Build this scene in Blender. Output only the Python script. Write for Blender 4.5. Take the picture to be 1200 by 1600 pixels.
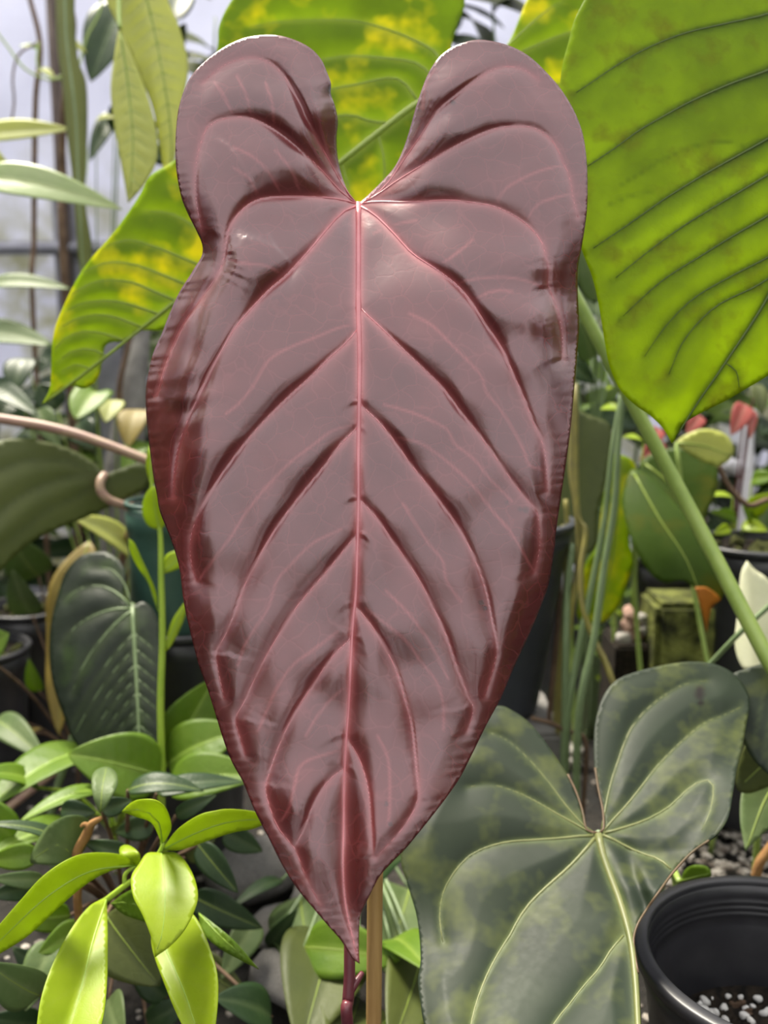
import bpy, bmesh, math, random
import numpy as np
from mathutils import Vector, Matrix, kdtree
from mathutils.geometry import delaunay_2d_cdt

# ------------------------------------------------------------------ camera, world, sun, exposure
for o in list(bpy.data.objects):
    bpy.data.objects.remove(o)
scene = bpy.context.scene
COL = scene.collection
F = 1537.0                       # focal length in photo pixels (1200 x 1600 frame)
PITCH = math.radians(10.0)
CAM = np.array([0.0, 0.0, 0.50])
cp, sp = math.cos(PITCH), math.sin(PITCH)
cam_d = bpy.data.cameras.new('camera')
cam_d.sensor_fit = 'VERTICAL'; cam_d.sensor_height = 36.0; cam_d.lens = F / 1600 * 36.0
cam_d.clip_start = 0.01
cam_d.dof.use_dof = True; cam_d.dof.focus_distance = 0.49; cam_d.dof.aperture_fstop = 7.0
cam = bpy.data.objects.new('camera', cam_d); COL.objects.link(cam)
cam.location = CAM; cam.rotation_euler = (math.pi / 2 - PITCH, 0, 0)
scene.camera = cam

world = bpy.data.worlds.new('world'); scene.world = world; world.use_nodes = True
bg = world.node_tree.nodes['Background']
bg.inputs['Color'].default_value = (0.985, 0.965, 0.97, 1)
bg.inputs['Strength'].default_value = 0.95

sun_d = bpy.data.lights.new('sun_offscreen', 'SUN'); sun_d.energy = 5.0; sun_d.angle = math.radians(22)
sun_d.color = (1.0, 0.93, 0.78)
sun = bpy.data.objects.new('sun_offscreen', sun_d); COL.objects.link(sun)
SUN_FROM = Vector((-0.35, 0.45, 1.0)).normalized()      # high, a little behind the leaves and to the left
sun.rotation_euler = SUN_FROM.to_track_quat('Z', 'Y').to_euler()
sun.location = SUN_FROM * 6

vs = scene.view_settings
vs.view_transform = 'Standard'; vs.look = 'None'; vs.gamma = 1.0; vs.use_curve_mapping = False
vs.exposure = 1.06

# ------------------------------------------------------------------ helpers
def W(px, py, d):
    """photo pixel + distance along the viewing axis -> world point(s)"""
    px = np.asarray(px, float); py = np.asarray(py, float); d = np.asarray(d, float)
    x = (px - 600) / F * d; v = (py - 800) / F * d
    return np.stack([x + CAM[0], d * cp - v * sp + CAM[1], -d * sp - v * cp + CAM[2]], -1)

def P(px, py, d):
    return Vector(W(px, py, d).tolist())

def catmull(pts, step, closed=False):
    """smooth a polyline; a point with a third value 1 stays a sharp corner"""
    n = len(pts)
    def chain(ch):
        out = []
        ch = [np.array(c[:2] if len(c) > 1 else c, float) for c in ch]
        ext = [2 * ch[0] - ch[1]] + ch + [2 * ch[-1] - ch[-2]]
        for i in range(1, len(ext) - 2):
            a, b, c, d = ext[i - 1], ext[i], ext[i + 1], ext[i + 2]
            m = max(1, int(np.linalg.norm(c - b) / step + 0.5))
            for k in range(m):
                t = k / m
                out.append(0.5 * ((2 * b) + (c - a) * t + (2 * a - 5 * b + 4 * c - d) * t * t + (3 * b - a - 3 * c + d) * t ** 3))
        return out
    if not closed:
        return np.array(chain(pts) + [np.array(pts[-1][:2], float)])
    cor = [i for i, p in enumerate(pts) if len(p) > 2]
    if not cor:
        # closed without corners
        q = [pts[-2], pts[-1]] + list(pts) + [pts[0], pts[1]]
        q = [np.array(c[:2], float) for c in q]
        out = []
        for i in range(2, n + 2):
            a, b, c, d = q[i - 1], q[i], q[i + 1], q[i + 2] if i + 2 < len(q) else q[4]
            m = max(1, int(np.linalg.norm(c - b) / step + 0.5))
            for k in range(m):
                t = k / m
                out.append(0.5 * ((2 * b) + (c - a) * t + (2 * a - 5 * b + 4 * c - d) * t * t + (3 * b - a - 3 * c + d) * t ** 3))
        return np.array(out)
    out = []
    for a, b in zip(cor, cor[1:] + [cor[0] + n]):
        out += chain([pts[i % n] for i in range(a, b + 1)])
    return np.array(out)

def cr3(pts, k=6):
    """smooth 3-D polyline"""
    p = [np.array(q, float) for q in pts]
    if len(p) < 3 or k < 2:
        return np.array(p)
    e = [2 * p[0] - p[1]] + p + [2 * p[-1] - p[-2]]
    out = []
    for i in range(1, len(e) - 2):
        a, b, c, d = e[i - 1], e[i], e[i + 1], e[i + 2]
        for j in range(k):
            t = j / k
            out.append(0.5 * ((2 * b) + (c - a) * t + (2 * a - 5 * b + 4 * c - d) * t * t + (3 * b - a - 3 * c + d) * t ** 3))
    out.append(p[-1])
    return np.array(out)

def seg_dist(Q, poly, want_side=False, R=150.0):
    """distance of points Q (n,2) to a polyline (m,2); points further than R from its box are skipped"""
    lo, hi = poly.min(0) - R, poly.max(0) + R
    near = (Q[:, 0] > lo[0]) & (Q[:, 0] < hi[0]) & (Q[:, 1] > lo[1]) & (Q[:, 1] < hi[1])
    if not near.all():
        d = np.full(len(Q), 1e9); s = np.zeros(len(Q)); p = np.zeros(len(Q))
        if near.any():
            a = seg_dist(Q[near], poly, True, 1e7)
            d[near], s[near], p[near] = a
        return (d, s, p) if want_side else d
    best = np.full(len(Q), 1e9); side = np.zeros(len(Q)); par = np.zeros(len(Q))
    m = len(poly) - 1
    for i in range(m):
        a, b = poly[i], poly[i + 1]
        ab = b - a; L = ab @ ab + 1e-9
        t = np.clip(((Q - a) @ ab) / L, 0, 1)
        r = Q - (a + t[:, None] * ab)
        d = np.hypot(r[:, 0], r[:, 1])
        k = d < best
        best[k] = d[k]; side[k] = r[k, 1]; par[k] = (i + t[k]) / m
    if want_side:
        return best, side, par
    return best

def margin_dist(Q, closed):
    """distance to a densely sampled outline"""
    pts = []
    for a, b in zip(closed[:-1], closed[1:]):
        m = max(1, int(np.hypot(*(b - a)) / 1.5))
        for k in range(m): pts.append(a + (b - a) * k / m)
    kd = kdtree.KDTree(len(pts))
    for i, p in enumerate(pts): kd.insert((p[0], p[1], 0), i)
    kd.balance()
    return np.array([kd.find((x, y, 0))[2] for x, y in Q.tolist()])

def inside(Q, poly):
    x, y = Q[:, 0], Q[:, 1]
    r = np.zeros(len(Q), bool)
    x0, y0 = poly[:, 0], poly[:, 1]; x1, y1 = np.roll(x0, -1), np.roll(y0, -1)
    for a, b, c, d in zip(x0, y0, x1, y1):
        k = (b > y) != (d > y)
        if k.any():
            xi = (c - a) * (y - b) / (d - b + 1e-12) + a
            r ^= k & (x < xi)
    return r

def link(name, verts, faces, mat, parent=None, smooth=True, attrs=None):
    me = bpy.data.meshes.new(name)
    verts = np.asarray(verts, float)
    if parent is not None:
        verts = verts - np.array(ORIGIN[parent.name])
    me.from_pydata(verts.tolist(), [], faces)
    if attrs:
        for k, v in attrs.items():
            a = me.attributes.new(k, 'FLOAT', 'POINT')
            a.data.foreach_set('value', np.asarray(v, np.float32))
    me.materials.append(mat)
    if smooth:
        me.polygons.foreach_set('use_smooth', [True] * len(me.polygons))
    me.update()
    o = bpy.data.objects.new(name, me); COL.objects.link(o)
    if parent is not None:
        o.parent = parent
        ORIGIN[o.name] = ORIGIN[parent.name]
    else:
        ORIGIN[o.name] = (0, 0, 0)
    return o

ORIGIN = {}
def thing(name, label, cat, base, group=None):
    e = bpy.data.objects.new(name, None); COL.objects.link(e)
    e.empty_display_size = 0.03
    e.location = base
    ORIGIN[e.name] = tuple(base)
    tag(e, label, cat, group)
    return e

def tag(o, label=None, cat=None, group=None, kind=None):
    if label: o['label'] = label
    if cat: o['category'] = cat
    if group: o['group'] = group
    if kind: o['kind'] = kind
    return o

def frames(pts):
    n = len(pts)
    T = np.gradient(pts, axis=0); T /= np.linalg.norm(T, axis=1)[:, None] + 1e-12
    u = np.cross(T[0], [0, 0, 1.0])
    if np.linalg.norm(u) < 1e-3: u = np.array([1.0, 0, 0])
    U = []
    for i in range(n):
        u = u - T[i] * (u @ T[i]); u /= np.linalg.norm(u) + 1e-12
        U.append(u.copy())
    U = np.array(U)
    return T, U, np.cross(T, U)

def tube(name, pts, r, mat, parent=None, seg=8, k=6, flat=1.0):
    pts = cr3(pts, k)
    n = len(pts)
    r = np.interp(np.linspace(0, 1, n), np.linspace(0, 1, len(r)), r) if hasattr(r, '__len__') else np.full(n, r)
    T, U, V = frames(pts)
    ang = np.arange(seg) / seg * 2 * math.pi
    vs_ = (pts[:, None, :] + r[:, None, None] * (np.cos(ang)[None, :, None] * U[:, None, :] + flat * np.sin(ang)[None, :, None] * V[:, None, :])).reshape(-1, 3)
    f = []
    for i in range(n - 1):
        for j in range(seg):
            a, b = i * seg + j, i * seg + (j + 1) % seg
            f.append((a, b, b + seg, a + seg))
    f.append(tuple(range(seg - 1, -1, -1))); f.append(tuple((n - 1) * seg + j for j in range(seg)))
    return link(name, vs_, f, mat, parent)

def lathe(name, prof, c, mat, parent=None, seg=64, tilt=None, caps=True):
    """prof: (radius, z) pairs; c: centre of z = 0"""
    vs_, f = [], []
    for r, z in prof:
        for j in range(seg):
            a = 2 * math.pi * j / seg
            vs_.append(Vector((r * math.cos(a), r * math.sin(a), z)))
    if tilt is not None:
        vs_ = [tilt @ v for v in vs_]
    vs_ = [tuple(v + Vector(c)) for v in vs_]
    for i in range(len(prof) - 1):
        for j in range(seg):
            a, b = i * seg + j, i * seg + (j + 1) % seg
            f.append((a, b, b + seg, a + seg))
    if caps:
        f.append(tuple(range(seg - 1, -1, -1))); f.append(tuple((len(prof) - 1) * seg + j for j in range(seg)))
    return link(name, vs_, f, mat, parent)

# ------------------------------------------------------------------ materials
def nodes(mat):
    mat.use_nodes = True
    nt = mat.node_tree
    nt.nodes.clear()
    return nt, nt.nodes, nt.links

def rgba(c): return (c[0], c[1], c[2], 1)

def mixc(nt, fac, a, b, mode='MIX'):
    m = nt.nodes.new('ShaderNodeMix'); m.data_type = 'RGBA'; m.blend_type = mode
    for s, v in ((m.inputs[0], fac), (m.inputs[6], a), (m.inputs[7], b)):
        if isinstance(v, (int, float)): s.default_value = v
        elif isinstance(v, tuple): s.default_value = v
        else: nt.links.new(v, s)
    return m.outputs[2]

def ramp(nt, src, p0, p1, a=0.0, b=1.0):
    m = nt.nodes.new('ShaderNodeMapRange')
    m.inputs[1].default_value = p0; m.inputs[2].default_value = p1
    m.inputs[3].default_value = a; m.inputs[4].default_value = b
    nt.links.new(src, m.inputs[0])
    return m.outputs[0]

def noise(nt, scale, detail=3, rough=0.55, dist=0.0, vec=None):
    n = nt.nodes.new('ShaderNodeTexNoise')
    n.inputs['Scale'].default_value = scale; n.inputs['Detail'].default_value = detail
    n.inputs['Roughness'].default_value = rough; n.inputs['Distortion'].default_value = dist
    nt.links.new(vec if vec is not None else coords(nt), n.inputs['Vector'])
    return n.outputs['Fac']

def coords(nt):
    for n in nt.nodes:
        if n.type == 'TEX_COORD': return n.outputs['Object']
    return nt.nodes.new('ShaderNodeTexCoord').outputs['Object']

def attr(nt, name):
    a = nt.nodes.new('ShaderNodeAttribute'); a.attribute_name = name
    return a.outputs['Fac']

def leaf_mat(name, c1, c2, vein=None, trans=None, tw=0.4, rough=0.4, spec=0.5, mottle=None, mscale=35,
             cell=160, cellb=0.25, nscale=18, coat=0.0, vamt=0.8, cellc=0.0, stint=(1, 1, 1), mrange=(0.54, 0.74), fine=300):
    m = bpy.data.materials.new(name)
    nt, N, L = nodes(m)
    base = mixc(nt, ramp(nt, noise(nt, nscale), 0.32, 0.68), rgba(c1), rgba(c2))
    mot = None
    if mottle:
        mot = ramp(nt, noise(nt, mscale, 3, 0.6), *mrange)
        base = mixc(nt, mot, base, rgba(mottle))
    # fine net of small veins: distorted cells
    co = coords(nt)
    nz = N.new('ShaderNodeTexNoise'); nz.inputs['Scale'].default_value = cell * 0.6; L.new(co, nz.inputs['Vector'])
    vm = N.new('ShaderNodeVectorMath'); vm.operation = 'MULTIPLY_ADD'
    vm.inputs[1].default_value = (1.3 / cell,) * 3
    L.new(nz.outputs['Color'], vm.inputs[0]); L.new(co, vm.inputs[2])
    vo = N.new('ShaderNodeTexVoronoi'); vo.feature = 'DISTANCE_TO_EDGE'; vo.inputs['Scale'].default_value = cell
    L.new(vm.outputs[0], vo.inputs['Vector'])
    net = ramp(nt, vo.outputs['Distance'], 0.0, 0.12)
    if vein:
        if cellc: base = mixc(nt, ramp(nt, vo.outputs['Distance'], 0.0, 0.05, cellc, 0.0), base, rgba(vein))
        fac = N.new('ShaderNodeMath'); fac.operation = 'MULTIPLY'; fac.inputs[1].default_value = vamt
        L.new(attr(nt, 'vein'), fac.inputs[0])
        base = mixc(nt, fac.outputs[0], base, rgba(vein))
    base = mixc(nt, attr(nt, 'spot'), base, (0.006, 0.003, 0.002, 1))
    bs = N.new('ShaderNodeBsdfPrincipled')
    L.new(base, bs.inputs['Base Color'])
    L.new(ramp(nt, noise(nt, 220, 2), 0.3, 0.7, rough * 0.95, rough * 1.05), bs.inputs['Roughness'])
    bs.inputs['Specular IOR Level'].default_value = spec
    bs.inputs['Specular Tint'].default_value = rgba(stint)
    bs.inputs['Coat Weight'].default_value = coat; bs.inputs['Coat Roughness'].default_value = 0.20
    bp = N.new('ShaderNodeBump'); bp.inputs['Strength'].default_value = cellb; bp.inputs['Distance'].default_value = 0.0006
    h = N.new('ShaderNodeMath'); h.operation = 'ADD'
    hm = N.new('ShaderNodeMath'); hm.operation = 'MULTIPLY'; hm.inputs[1].default_value = 0.45; L.new(net, hm.inputs[0])
    L.new(hm.outputs[0], h.inputs[0]); L.new(noise(nt, fine, 4, 0.65), h.inputs[1])
    L.new(h.outputs[0], bp.inputs['Height']); L.new(bp.outputs[0], bs.inputs['Normal'])
    out = N.new('ShaderNodeOutputMaterial')
    if tw > 0:
        tr = N.new('ShaderNodeBsdfTranslucent')
        t = trans or tuple(min(1, 1.8 * v) for v in c2)
        tc = mixc(nt, ramp(nt, noise(nt, nscale * 1.3), 0.3, 0.7), rgba(t), rgba(tuple(v * 0.72 for v in t)))
        if mot is not None: tc = mixc(nt, mot, tc, rgba(tuple(min(1, v * 1.1) for v in mottle)))
        if vein: tc = mixc(nt, fac.outputs[0], tc, rgba(tuple(v for v in vein)))
        L.new(tc, tr.inputs['Color']); L.new(bp.outputs[0], tr.inputs['Normal'])
        mx = N.new('ShaderNodeMixShader'); mx.inputs[0].default_value = tw
        L.new(bs.outputs[0], mx.inputs[1]); L.new(tr.outputs[0], mx.inputs[2])
        L.new(mx.outputs[0], out.inputs['Surface'])
    else:
        L.new(bs.outputs[0], out.inputs['Surface'])
    return m

def plain_mat(name, c1, c2=None, rough=0.5, spec=0.5, scale=30, bump=0.0, bscale=80, bdist=0.001, metal=0.0, tw=0.0, detail=4, stretch=None):
    m = bpy.data.materials.new(name)
    nt, N, L = nodes(m)
    vec = None
    if stretch:
        mp = N.new('ShaderNodeMapping'); mp.inputs['Scale'].default_value = stretch
        L.new(coords(nt), mp.inputs['Vector']); vec = mp.outputs[0]
    base = mixc(nt, ramp(nt, noise(nt, scale, detail, vec=vec), 0.35, 0.65), rgba(c1), rgba(c2 or c1))
    bs = N.new('ShaderNodeBsdfPrincipled'); L.new(base, bs.inputs['Base Color'])
    bs.inputs['Roughness'].default_value = rough; bs.inputs['Specular IOR Level'].default_value = spec
    bs.inputs['Metallic'].default_value = metal
    if bump:
        bp = N.new('ShaderNodeBump'); bp.inputs['Strength'].default_value = bump; bp.inputs['Distance'].default_value = bdist
        L.new(noise(nt, bscale, 5, 0.6, vec=vec), bp.inputs['Height']); L.new(bp.outputs[0], bs.inputs['Normal'])
    out = N.new('ShaderNodeOutputMaterial')
    if tw:
        tr = N.new('ShaderNodeBsdfTranslucent'); L.new(base, tr.inputs['Color'])
        mx = N.new('ShaderNodeMixShader'); mx.inputs[0].default_value = tw
        L.new(bs.outputs[0], mx.inputs[1]); L.new(tr.outputs[0], mx.inputs[2]); L.new(mx.outputs[0], out.inputs['Surface'])
    else:
        L.new(bs.outputs[0], out.inputs['Surface'])
    return m

# ------------------------------------------------------------------ leaf builders
def axis_depth(base, tip, db, dt, cross=0.0, fold=0.0, arch=0.0, cup=0.0):
    """leaf surface as a distance field over the outline: base/tip distances, side tilt, fold along the midrib (slopes), arch (m)"""
    b = np.array(base, float); a = np.array(tip, float) - b
    L = np.hypot(*a); a /= L; nrm = np.array([-a[1], a[0]])
    if nrm[0] < 0: nrm = -nrm                      # u grows to the right
    def fn(X, Y):
        t = ((X - b[0]) * a[0] + (Y - b[1]) * a[1]) / L
        u = (X - b[0]) * nrm[0] + (Y - b[1]) * nrm[1]
        d = db + (dt - db) * t
        s = 0.5 * (db + dt) / F
        return d + s * (cross * u + fold * np.sqrt(u * u + 9) + cup * u * u / 200) - arch * 4 * t * (1 - t)
    return fn

def auto_veins(mid, outline, n, ang=55, bend=0.25, t0=0.06, t1=0.92, w=(2.2, 0.6)):
    """side veins leaving the midrib and curving towards the tip"""
    mid = catmull(mid, 6); out = []
    for k in range(n):
        t = t0 + (t1 - t0) * (k / max(1, n - 1))
        i = min(len(mid) - 2, int(t * (len(mid) - 1)))
        T = mid[min(i + 3, len(mid) - 1)] - mid[max(0, i - 3)]; T = T / (np.hypot(*T) + 1e-9)
        for s in (-1, 1):
            a = math.radians(ang) * s
            p = mid[i].copy(); pts = [p.copy()]
            for q in range(60):
                d = np.array([T[0] * math.cos(a) - T[1] * math.sin(a), T[0] * math.sin(a) + T[1] * math.cos(a)])
                p = p + d * 10; a *= (1 - bend * 0.12)
                if not inside(p[None], outline)[0]: break
                pts.append(p.copy())
            if len(pts) > 2: out.append((pts[:-1] if len(pts) > 3 else pts, w[0], w[1]))
    return out

def outline_leaf(parent, outline, dfun, mat, vmat=None, veins=(), mid=None, midw=(5, 1.5), step=7, H=0.0015, lam=14,
                 sink=True, thick=0.0006, extra=None, name='leaf', minor=(), vw=2.2, spots=(), label=None, sub=True, halo=7, vlift=0.6):
    B = catmull(outline, step, closed=True)
    # drop near-duplicate boundary points
    keep = [0]
    for i in range(1, len(B)):
        if np.hypot(*(B[i] - B[keep[-1]])) > step * 0.35: keep.append(i)
    if np.hypot(*(B[keep[-1]] - B[0])) < step * 0.35: keep.pop()
    B = B[keep]
    lo, hi = B.min(0), B.max(0)
    rows = np.arange(lo[1], hi[1], step * 0.866)
    G = []
    for j, y in enumerate(rows):
        xs = np.arange(lo[0] + (j % 2) * step / 2, hi[0], step)
        G.append(np.stack([xs, np.full(len(xs), y)], 1))
    G = np.concatenate(G)
    G = G[inside(G, B)]
    closed = np.concatenate([B, B[:1]])
    G = G[margin_dist(G, closed) > step * 0.55]
    allp = np.concatenate([B, G])
    nb = len(B)
    res = delaunay_2d_cdt([Vector(p) for p in allp.tolist()], [], [list(range(nb))], 1, 1e-5)
    V2 = np.array([tuple(v) for v in res[0]]); faces = [tuple(f) for f in res[2]]
    main = []
    if mid is not None: main.append((mid, midw[0], midw[1], 'midrib'))
    for v in veins: main.append((v[0], v[1], v[2], 'vein'))
    lines = [(catmull(m[0], 9), m) for m in main]
    def field(Q, want_attr=False):
        dm = margin_dist(Q, closed)
        dv = np.full(len(Q), 1e3); va = np.zeros(len(Q)); da = np.full(len(Q), 150.0); db = np.full(len(Q), 150.0)
        for ln, m in lines:
            d, s, t = seg_dist(Q, ln, True)
            dv = np.minimum(dv, d)
            if m[3] == 'vein':
                c = s / (d + 1e-6)                                   # > 0: the point lies below the vein
                da = np.minimum(da, d / np.clip(c, 0.03, 1)); db = np.minimum(db, d / np.clip(-c, 0.03, 1))
            wv = np.maximum(0.6, m[1] + (m[2] - m[1]) * t)
            if want_attr: va = np.maximum(va, (0.35 + 0.65 * np.clip(wv / 4, 0, 1)) * np.exp(-np.maximum(0, d - wv * 0.5) / halo))
        if want_attr:
            for ml in minor:
                d = seg_dist(Q, catmull(ml, 9))
                va = np.maximum(va, 0.4 * np.exp(-(d / vw) ** 2))
        h = np.zeros(len(Q))
        if lines: h = H * (1 - np.exp(-dv / lam)) * np.clip(dm / 40, 0.15, 1)
        if extra is not None: h = h + extra(Q[:, 0], Q[:, 1], dm, dv, da, db)
        return h, va
    h, va = field(V2, True)
    pos = W(V2[:, 0], V2[:, 1], dfun(V2[:, 0], V2[:, 1]) - h)
    at = {'vein': np.clip(va, 0, 1)}
    if spots:
        sa = np.zeros(len(V2))
        for x, y, r in spots: sa = np.maximum(sa, np.clip(1.6 - np.hypot(V2[:, 0] - x, V2[:, 1] - y) / r, 0, 1))
        at['spot'] = sa
    # orient faces to the camera
    n0 = 0
    for f in faces[:60]:
        a, b, c = (pos[i] for i in f[:3]); nn = np.cross(b - a, c - a); n0 += 1 if nn @ (CAM - a) > 0 else -1
    if n0 < 0: faces = [f[::-1] for f in faces]
    o = link(name, pos, faces, mat, parent, True, at)
    sm = o.modifiers.new('thickness', 'SOLIDIFY'); sm.thickness = thick; sm.offset = -1
    if label: o['label'] = label
    if vmat is not None and sub:
        for ln, m in lines:
            hh, _ = field(ln)
            dd = dfun(ln[:, 0], ln[:, 1]) - hh
            s = dd.mean() / F
            rr = np.linspace(m[1], m[2], 8) * 0.5 * s
            rad = np.interp(np.linspace(0, 1, len(ln)), np.linspace(0, 1, 8), rr)
            p3 = W(ln[:, 0], ln[:, 1], dd + rad * (0.6 - vlift))
            q = p3[::2] if len(p3) > 8 else p3
            if len(q) >= 2: tube(m[3], q, rad[::2] if len(p3) > 8 else rad, vmat, o, seg=6, k=1)
    return o

PROF = {
    'lance': lambda t: np.sin(math.pi * np.clip(t, 0, 1) ** 0.75) ** 0.85,
    'ovate': lambda t: np.sin(math.pi * np.clip(t, 0, 1) ** 0.6) ** 0.75,
    'strap': lambda t: np.clip(np.minimum(t * 5, (1 - t) * 3.5), 0, 1) ** 0.6,
    'heart': lambda t: np.clip(1.25 * (1 - t) ** 0.8 * np.clip(t * 9 + 0.35, 0, 1) ** 0.6 * (0.75 + 0.9 * t), 0, 1.2),
}
def blade(parent, base, tip, width, mat, normal=None, arch=0.12, fold=0.25, prof='ovate', nl=16, nw=8, name='leaf', wave=0.0,
          vmat=None, nv=7, twist=0.0, thick=0.0005, label=None):
    """free-standing leaf from base to tip (world points), arched, folded along its midrib"""
    b, t_ = Vector(base), Vector(tip)
    ax = t_ - b; L = ax.length; ax.normalize()
    nrm = Vector(normal) if normal is not None else Vector((0, -0.6, 0.8))
    nrm = nrm - ax * nrm.dot(ax)
    if nrm.length < 0.05: nrm = Vector((0, -1, 0.2)) - ax * Vector((0, -1, 0.2)).dot(ax)
    nrm.normalize()
    sd = ax.cross(nrm)
    vs_, at, f = [], [], []
    rnd = random.random() * 6.28
    for i in range(nl + 1):
        t = i / nl
        c = b + ax * (L * t) + nrm * (arch * L * 4 * t * (1 - t) * (1 - 0.4 * t))
        w = max(0.0004, width * 0.5 * float(PROF[prof](np.array(t))))
        tw = twist * t
        s2 = sd * math.cos(tw) + nrm * math.sin(tw); n2 = nrm * math.cos(tw) - sd * math.sin(tw)
        for j in range(nw + 1):
            u = j / nw * 2 - 1
            z = fold * abs(u) * w - 0.35 * fold * w * u * u + wave * w * math.sin(9 * t + rnd + (2 if u > 0 else 0)) * abs(u) ** 2
            ph = (t * nv - abs(u) * 0.9) % 1.0
            ph = min(ph, 1 - ph)
            z -= 0.03 * w * math.exp(-(ph / 0.15) ** 2) * (abs(u) < 0.9)
            vs_.append(tuple(c + s2 * (u * w) + n2 * z - ax * (0.12 * L * abs(u) ** 1.5 if prof == 'heart' and t < 0.4 else 0) * (1 - t / 0.4 if t < 0.4 else 0)))
            at.append(max(math.exp(-(u * w / 0.0016) ** 2), 0.55 * math.exp(-(ph / 0.09) ** 2) * (1 - abs(u))))
    k = nw + 1
    for i in range(nl):
        for j in range(nw):
            f.append((i * k + j, i * k + j + 1, (i + 1) * k + j + 1, (i + 1) * k + j))
    o = link(name, vs_, f, mat, parent, True, {'vein': at})
    sm = o.modifiers.new('thickness', 'SOLIDIFY'); sm.thickness = thick; sm.offset = 0
    if label: o['label'] = label
    if vmat is not None:
        mp = [vs_[i * k + nw // 2] for i in range(nl + 1)]
        tube('midrib', mp[:-1], np.linspace(max(0.0006, width * 0.018), 0.0003, 6), vmat, o, seg=6, k=1)
    return o

def pblade(parent, b, t, wpx, mat, **kw):
    d = 0.5 * (b[2] + t[2])
    return blade(parent, P(*b), P(*t), wpx * d / F, mat, **kw)

def ground_under(p):
    return Vector((p[0], p[1], 0.0))

# ------------------------------------------------------------------ the setting: ground, plastic greenhouse wall
M = {}
def soil_material():
    m = bpy.data.materials.new('dark_soil'); nt, N, L = nodes(m)
    a = mixc(nt, ramp(nt, noise(nt, 9, 6, 0.65), 0.35, 0.65), (0.006, 0.0055, 0.005, 1), (0.022, 0.017, 0.013, 1))
    a = mixc(nt, ramp(nt, noise(nt, 90, 4, 0.7), 0.55, 0.75), a, (0.05, 0.04, 0.032, 1))
    a = mixc(nt, ramp(nt, noise(nt, 4, 3, 0.5), 0.6, 0.75), a, (0.03, 0.045, 0.012, 1))
    bs = N.new('ShaderNodeBsdfPrincipled'); L.new(a, bs.inputs['Base Color']); bs.inputs['Roughness'].default_value = 0.85
    bp = N.new('ShaderNodeBump'); bp.inputs['Distance'].default_value = 0.012; bp.inputs['Strength'].default_value = 0.9
    L.new(noise(nt, 70, 6, 0.7), bp.inputs['Height']); L.new(bp.outputs[0], bs.inputs['Normal'])
    out = N.new('ShaderNodeOutputMaterial'); L.new(bs.outputs[0], out.inputs['Surface'])
    return m
M['soil'] = soil_material()

def wall_material():
    m = bpy.data.materials.new('plastic_film'); nt, N, L = nodes(m)
    a = mixc(nt, ramp(nt, noise(nt, 5, 5, 0.6), 0.3, 0.7), (0.62, 0.63, 0.72, 1), (0.76, 0.77, 0.86, 1))
    sx = N.new('ShaderNodeSeparateXYZ'); L.new(coords(nt), sx.inputs[0])
    zf = N.new('ShaderNodeMath'); zf.operation = 'MULTIPLY'
    L.new(ramp(nt, sx.outputs['Z'], 0.62, 0.92, 1.0, 0.0), zf.inputs[0])
    L.new(ramp(nt, noise(nt, 11, 5, 0.65), 0.4, 0.62), zf.inputs[1])
    a = mixc(nt, zf.outputs[0], a, (0.40, 0.40, 0.27, 1))
    bs = N.new('ShaderNodeBsdfPrincipled'); L.new(a, bs.inputs['Base Color']); bs.inputs['Roughness'].default_value = 0.45
    bp = N.new('ShaderNodeBump'); bp.inputs['Distance'].default_value = 0.01; bp.inputs['Strength'].default_value = 0.5
    L.new(noise(nt, 6, 3), bp.inputs['Height']); L.new(bp.outputs[0], bs.inputs['Normal'])
    tr = N.new('ShaderNodeBsdfTranslucent'); L.new(a, tr.inputs['Color'])
    mx = N.new('ShaderNodeMixShader'); mx.inputs[0].default_value = 0.45
    L.new(bs.outputs[0], mx.inputs[1]); L.new(tr.outputs[0], mx.inputs[2])
    out = N.new('ShaderNodeOutputMaterial'); L.new(mx.outputs[0], out.inputs['Surface'])
    return m
M['wall'] = wall_material()
M['post'] = plain_mat('galvanised_post', (0.20, 0.20, 0.24), (0.34, 0.34, 0.39), 0.45, 0.5, 20, metal=0.3)
M['darkpost'] = plain_mat('weathered_timber', (0.05, 0.035, 0.03), (0.13, 0.10, 0.085), 0.8, 0.3, 12, 0.6, 60, 0.003, stretch=(6, 6, 1))

def box(name, lo, hi, mat, parent=None, bev=0.003):
    bm = bmesh.new()
    bmesh.ops.create_cube(bm, size=1)
    for v in bm.verts:
        v.co = Vector([(lo[i] + hi[i]) / 2 + v.co[i] * (hi[i] - lo[i]) for i in range(3)])
    if bev: bmesh.ops.bevel(bm, geom=list(bm.edges), offset=bev, segments=2, affect='EDGES')
    vs_ = [tuple(v.co) for v in bm.verts]; bm.verts.index_update()
    f = [tuple(v.index for v in q.verts) for q in bm.faces]
    bm.free()
    return link(name, vs_, f, mat, parent, smooth=False)

# uneven ground
gx, gy = np.meshgrid(np.linspace(-2.6, 2.6, 105), np.linspace(-2.6, 2.15, 96))
rs = np.random.RandomState(4)
gz = np.zeros_like(gx)
for k in range(26):
    a, b, c = rs.uniform(-14, 14), rs.uniform(-14, 14), rs.uniform(0, 6)
    gz += 0.0016 * np.sin(a * gx + b * gy + c)
gz -= gz.max()
gv = np.stack([gx.ravel(), gy.ravel(), gz.ravel()], 1)
gf = [(j * 105 + i, j * 105 + i + 1, (j + 1) * 105 + i + 1, (j + 1) * 105 + i) for j in range(95) for i in range(104)]
floor = link('floor', gv, gf, M['soil']); tag(floor, 'dark uneven soil ground of the greenhouse', kind='structure')

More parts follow.
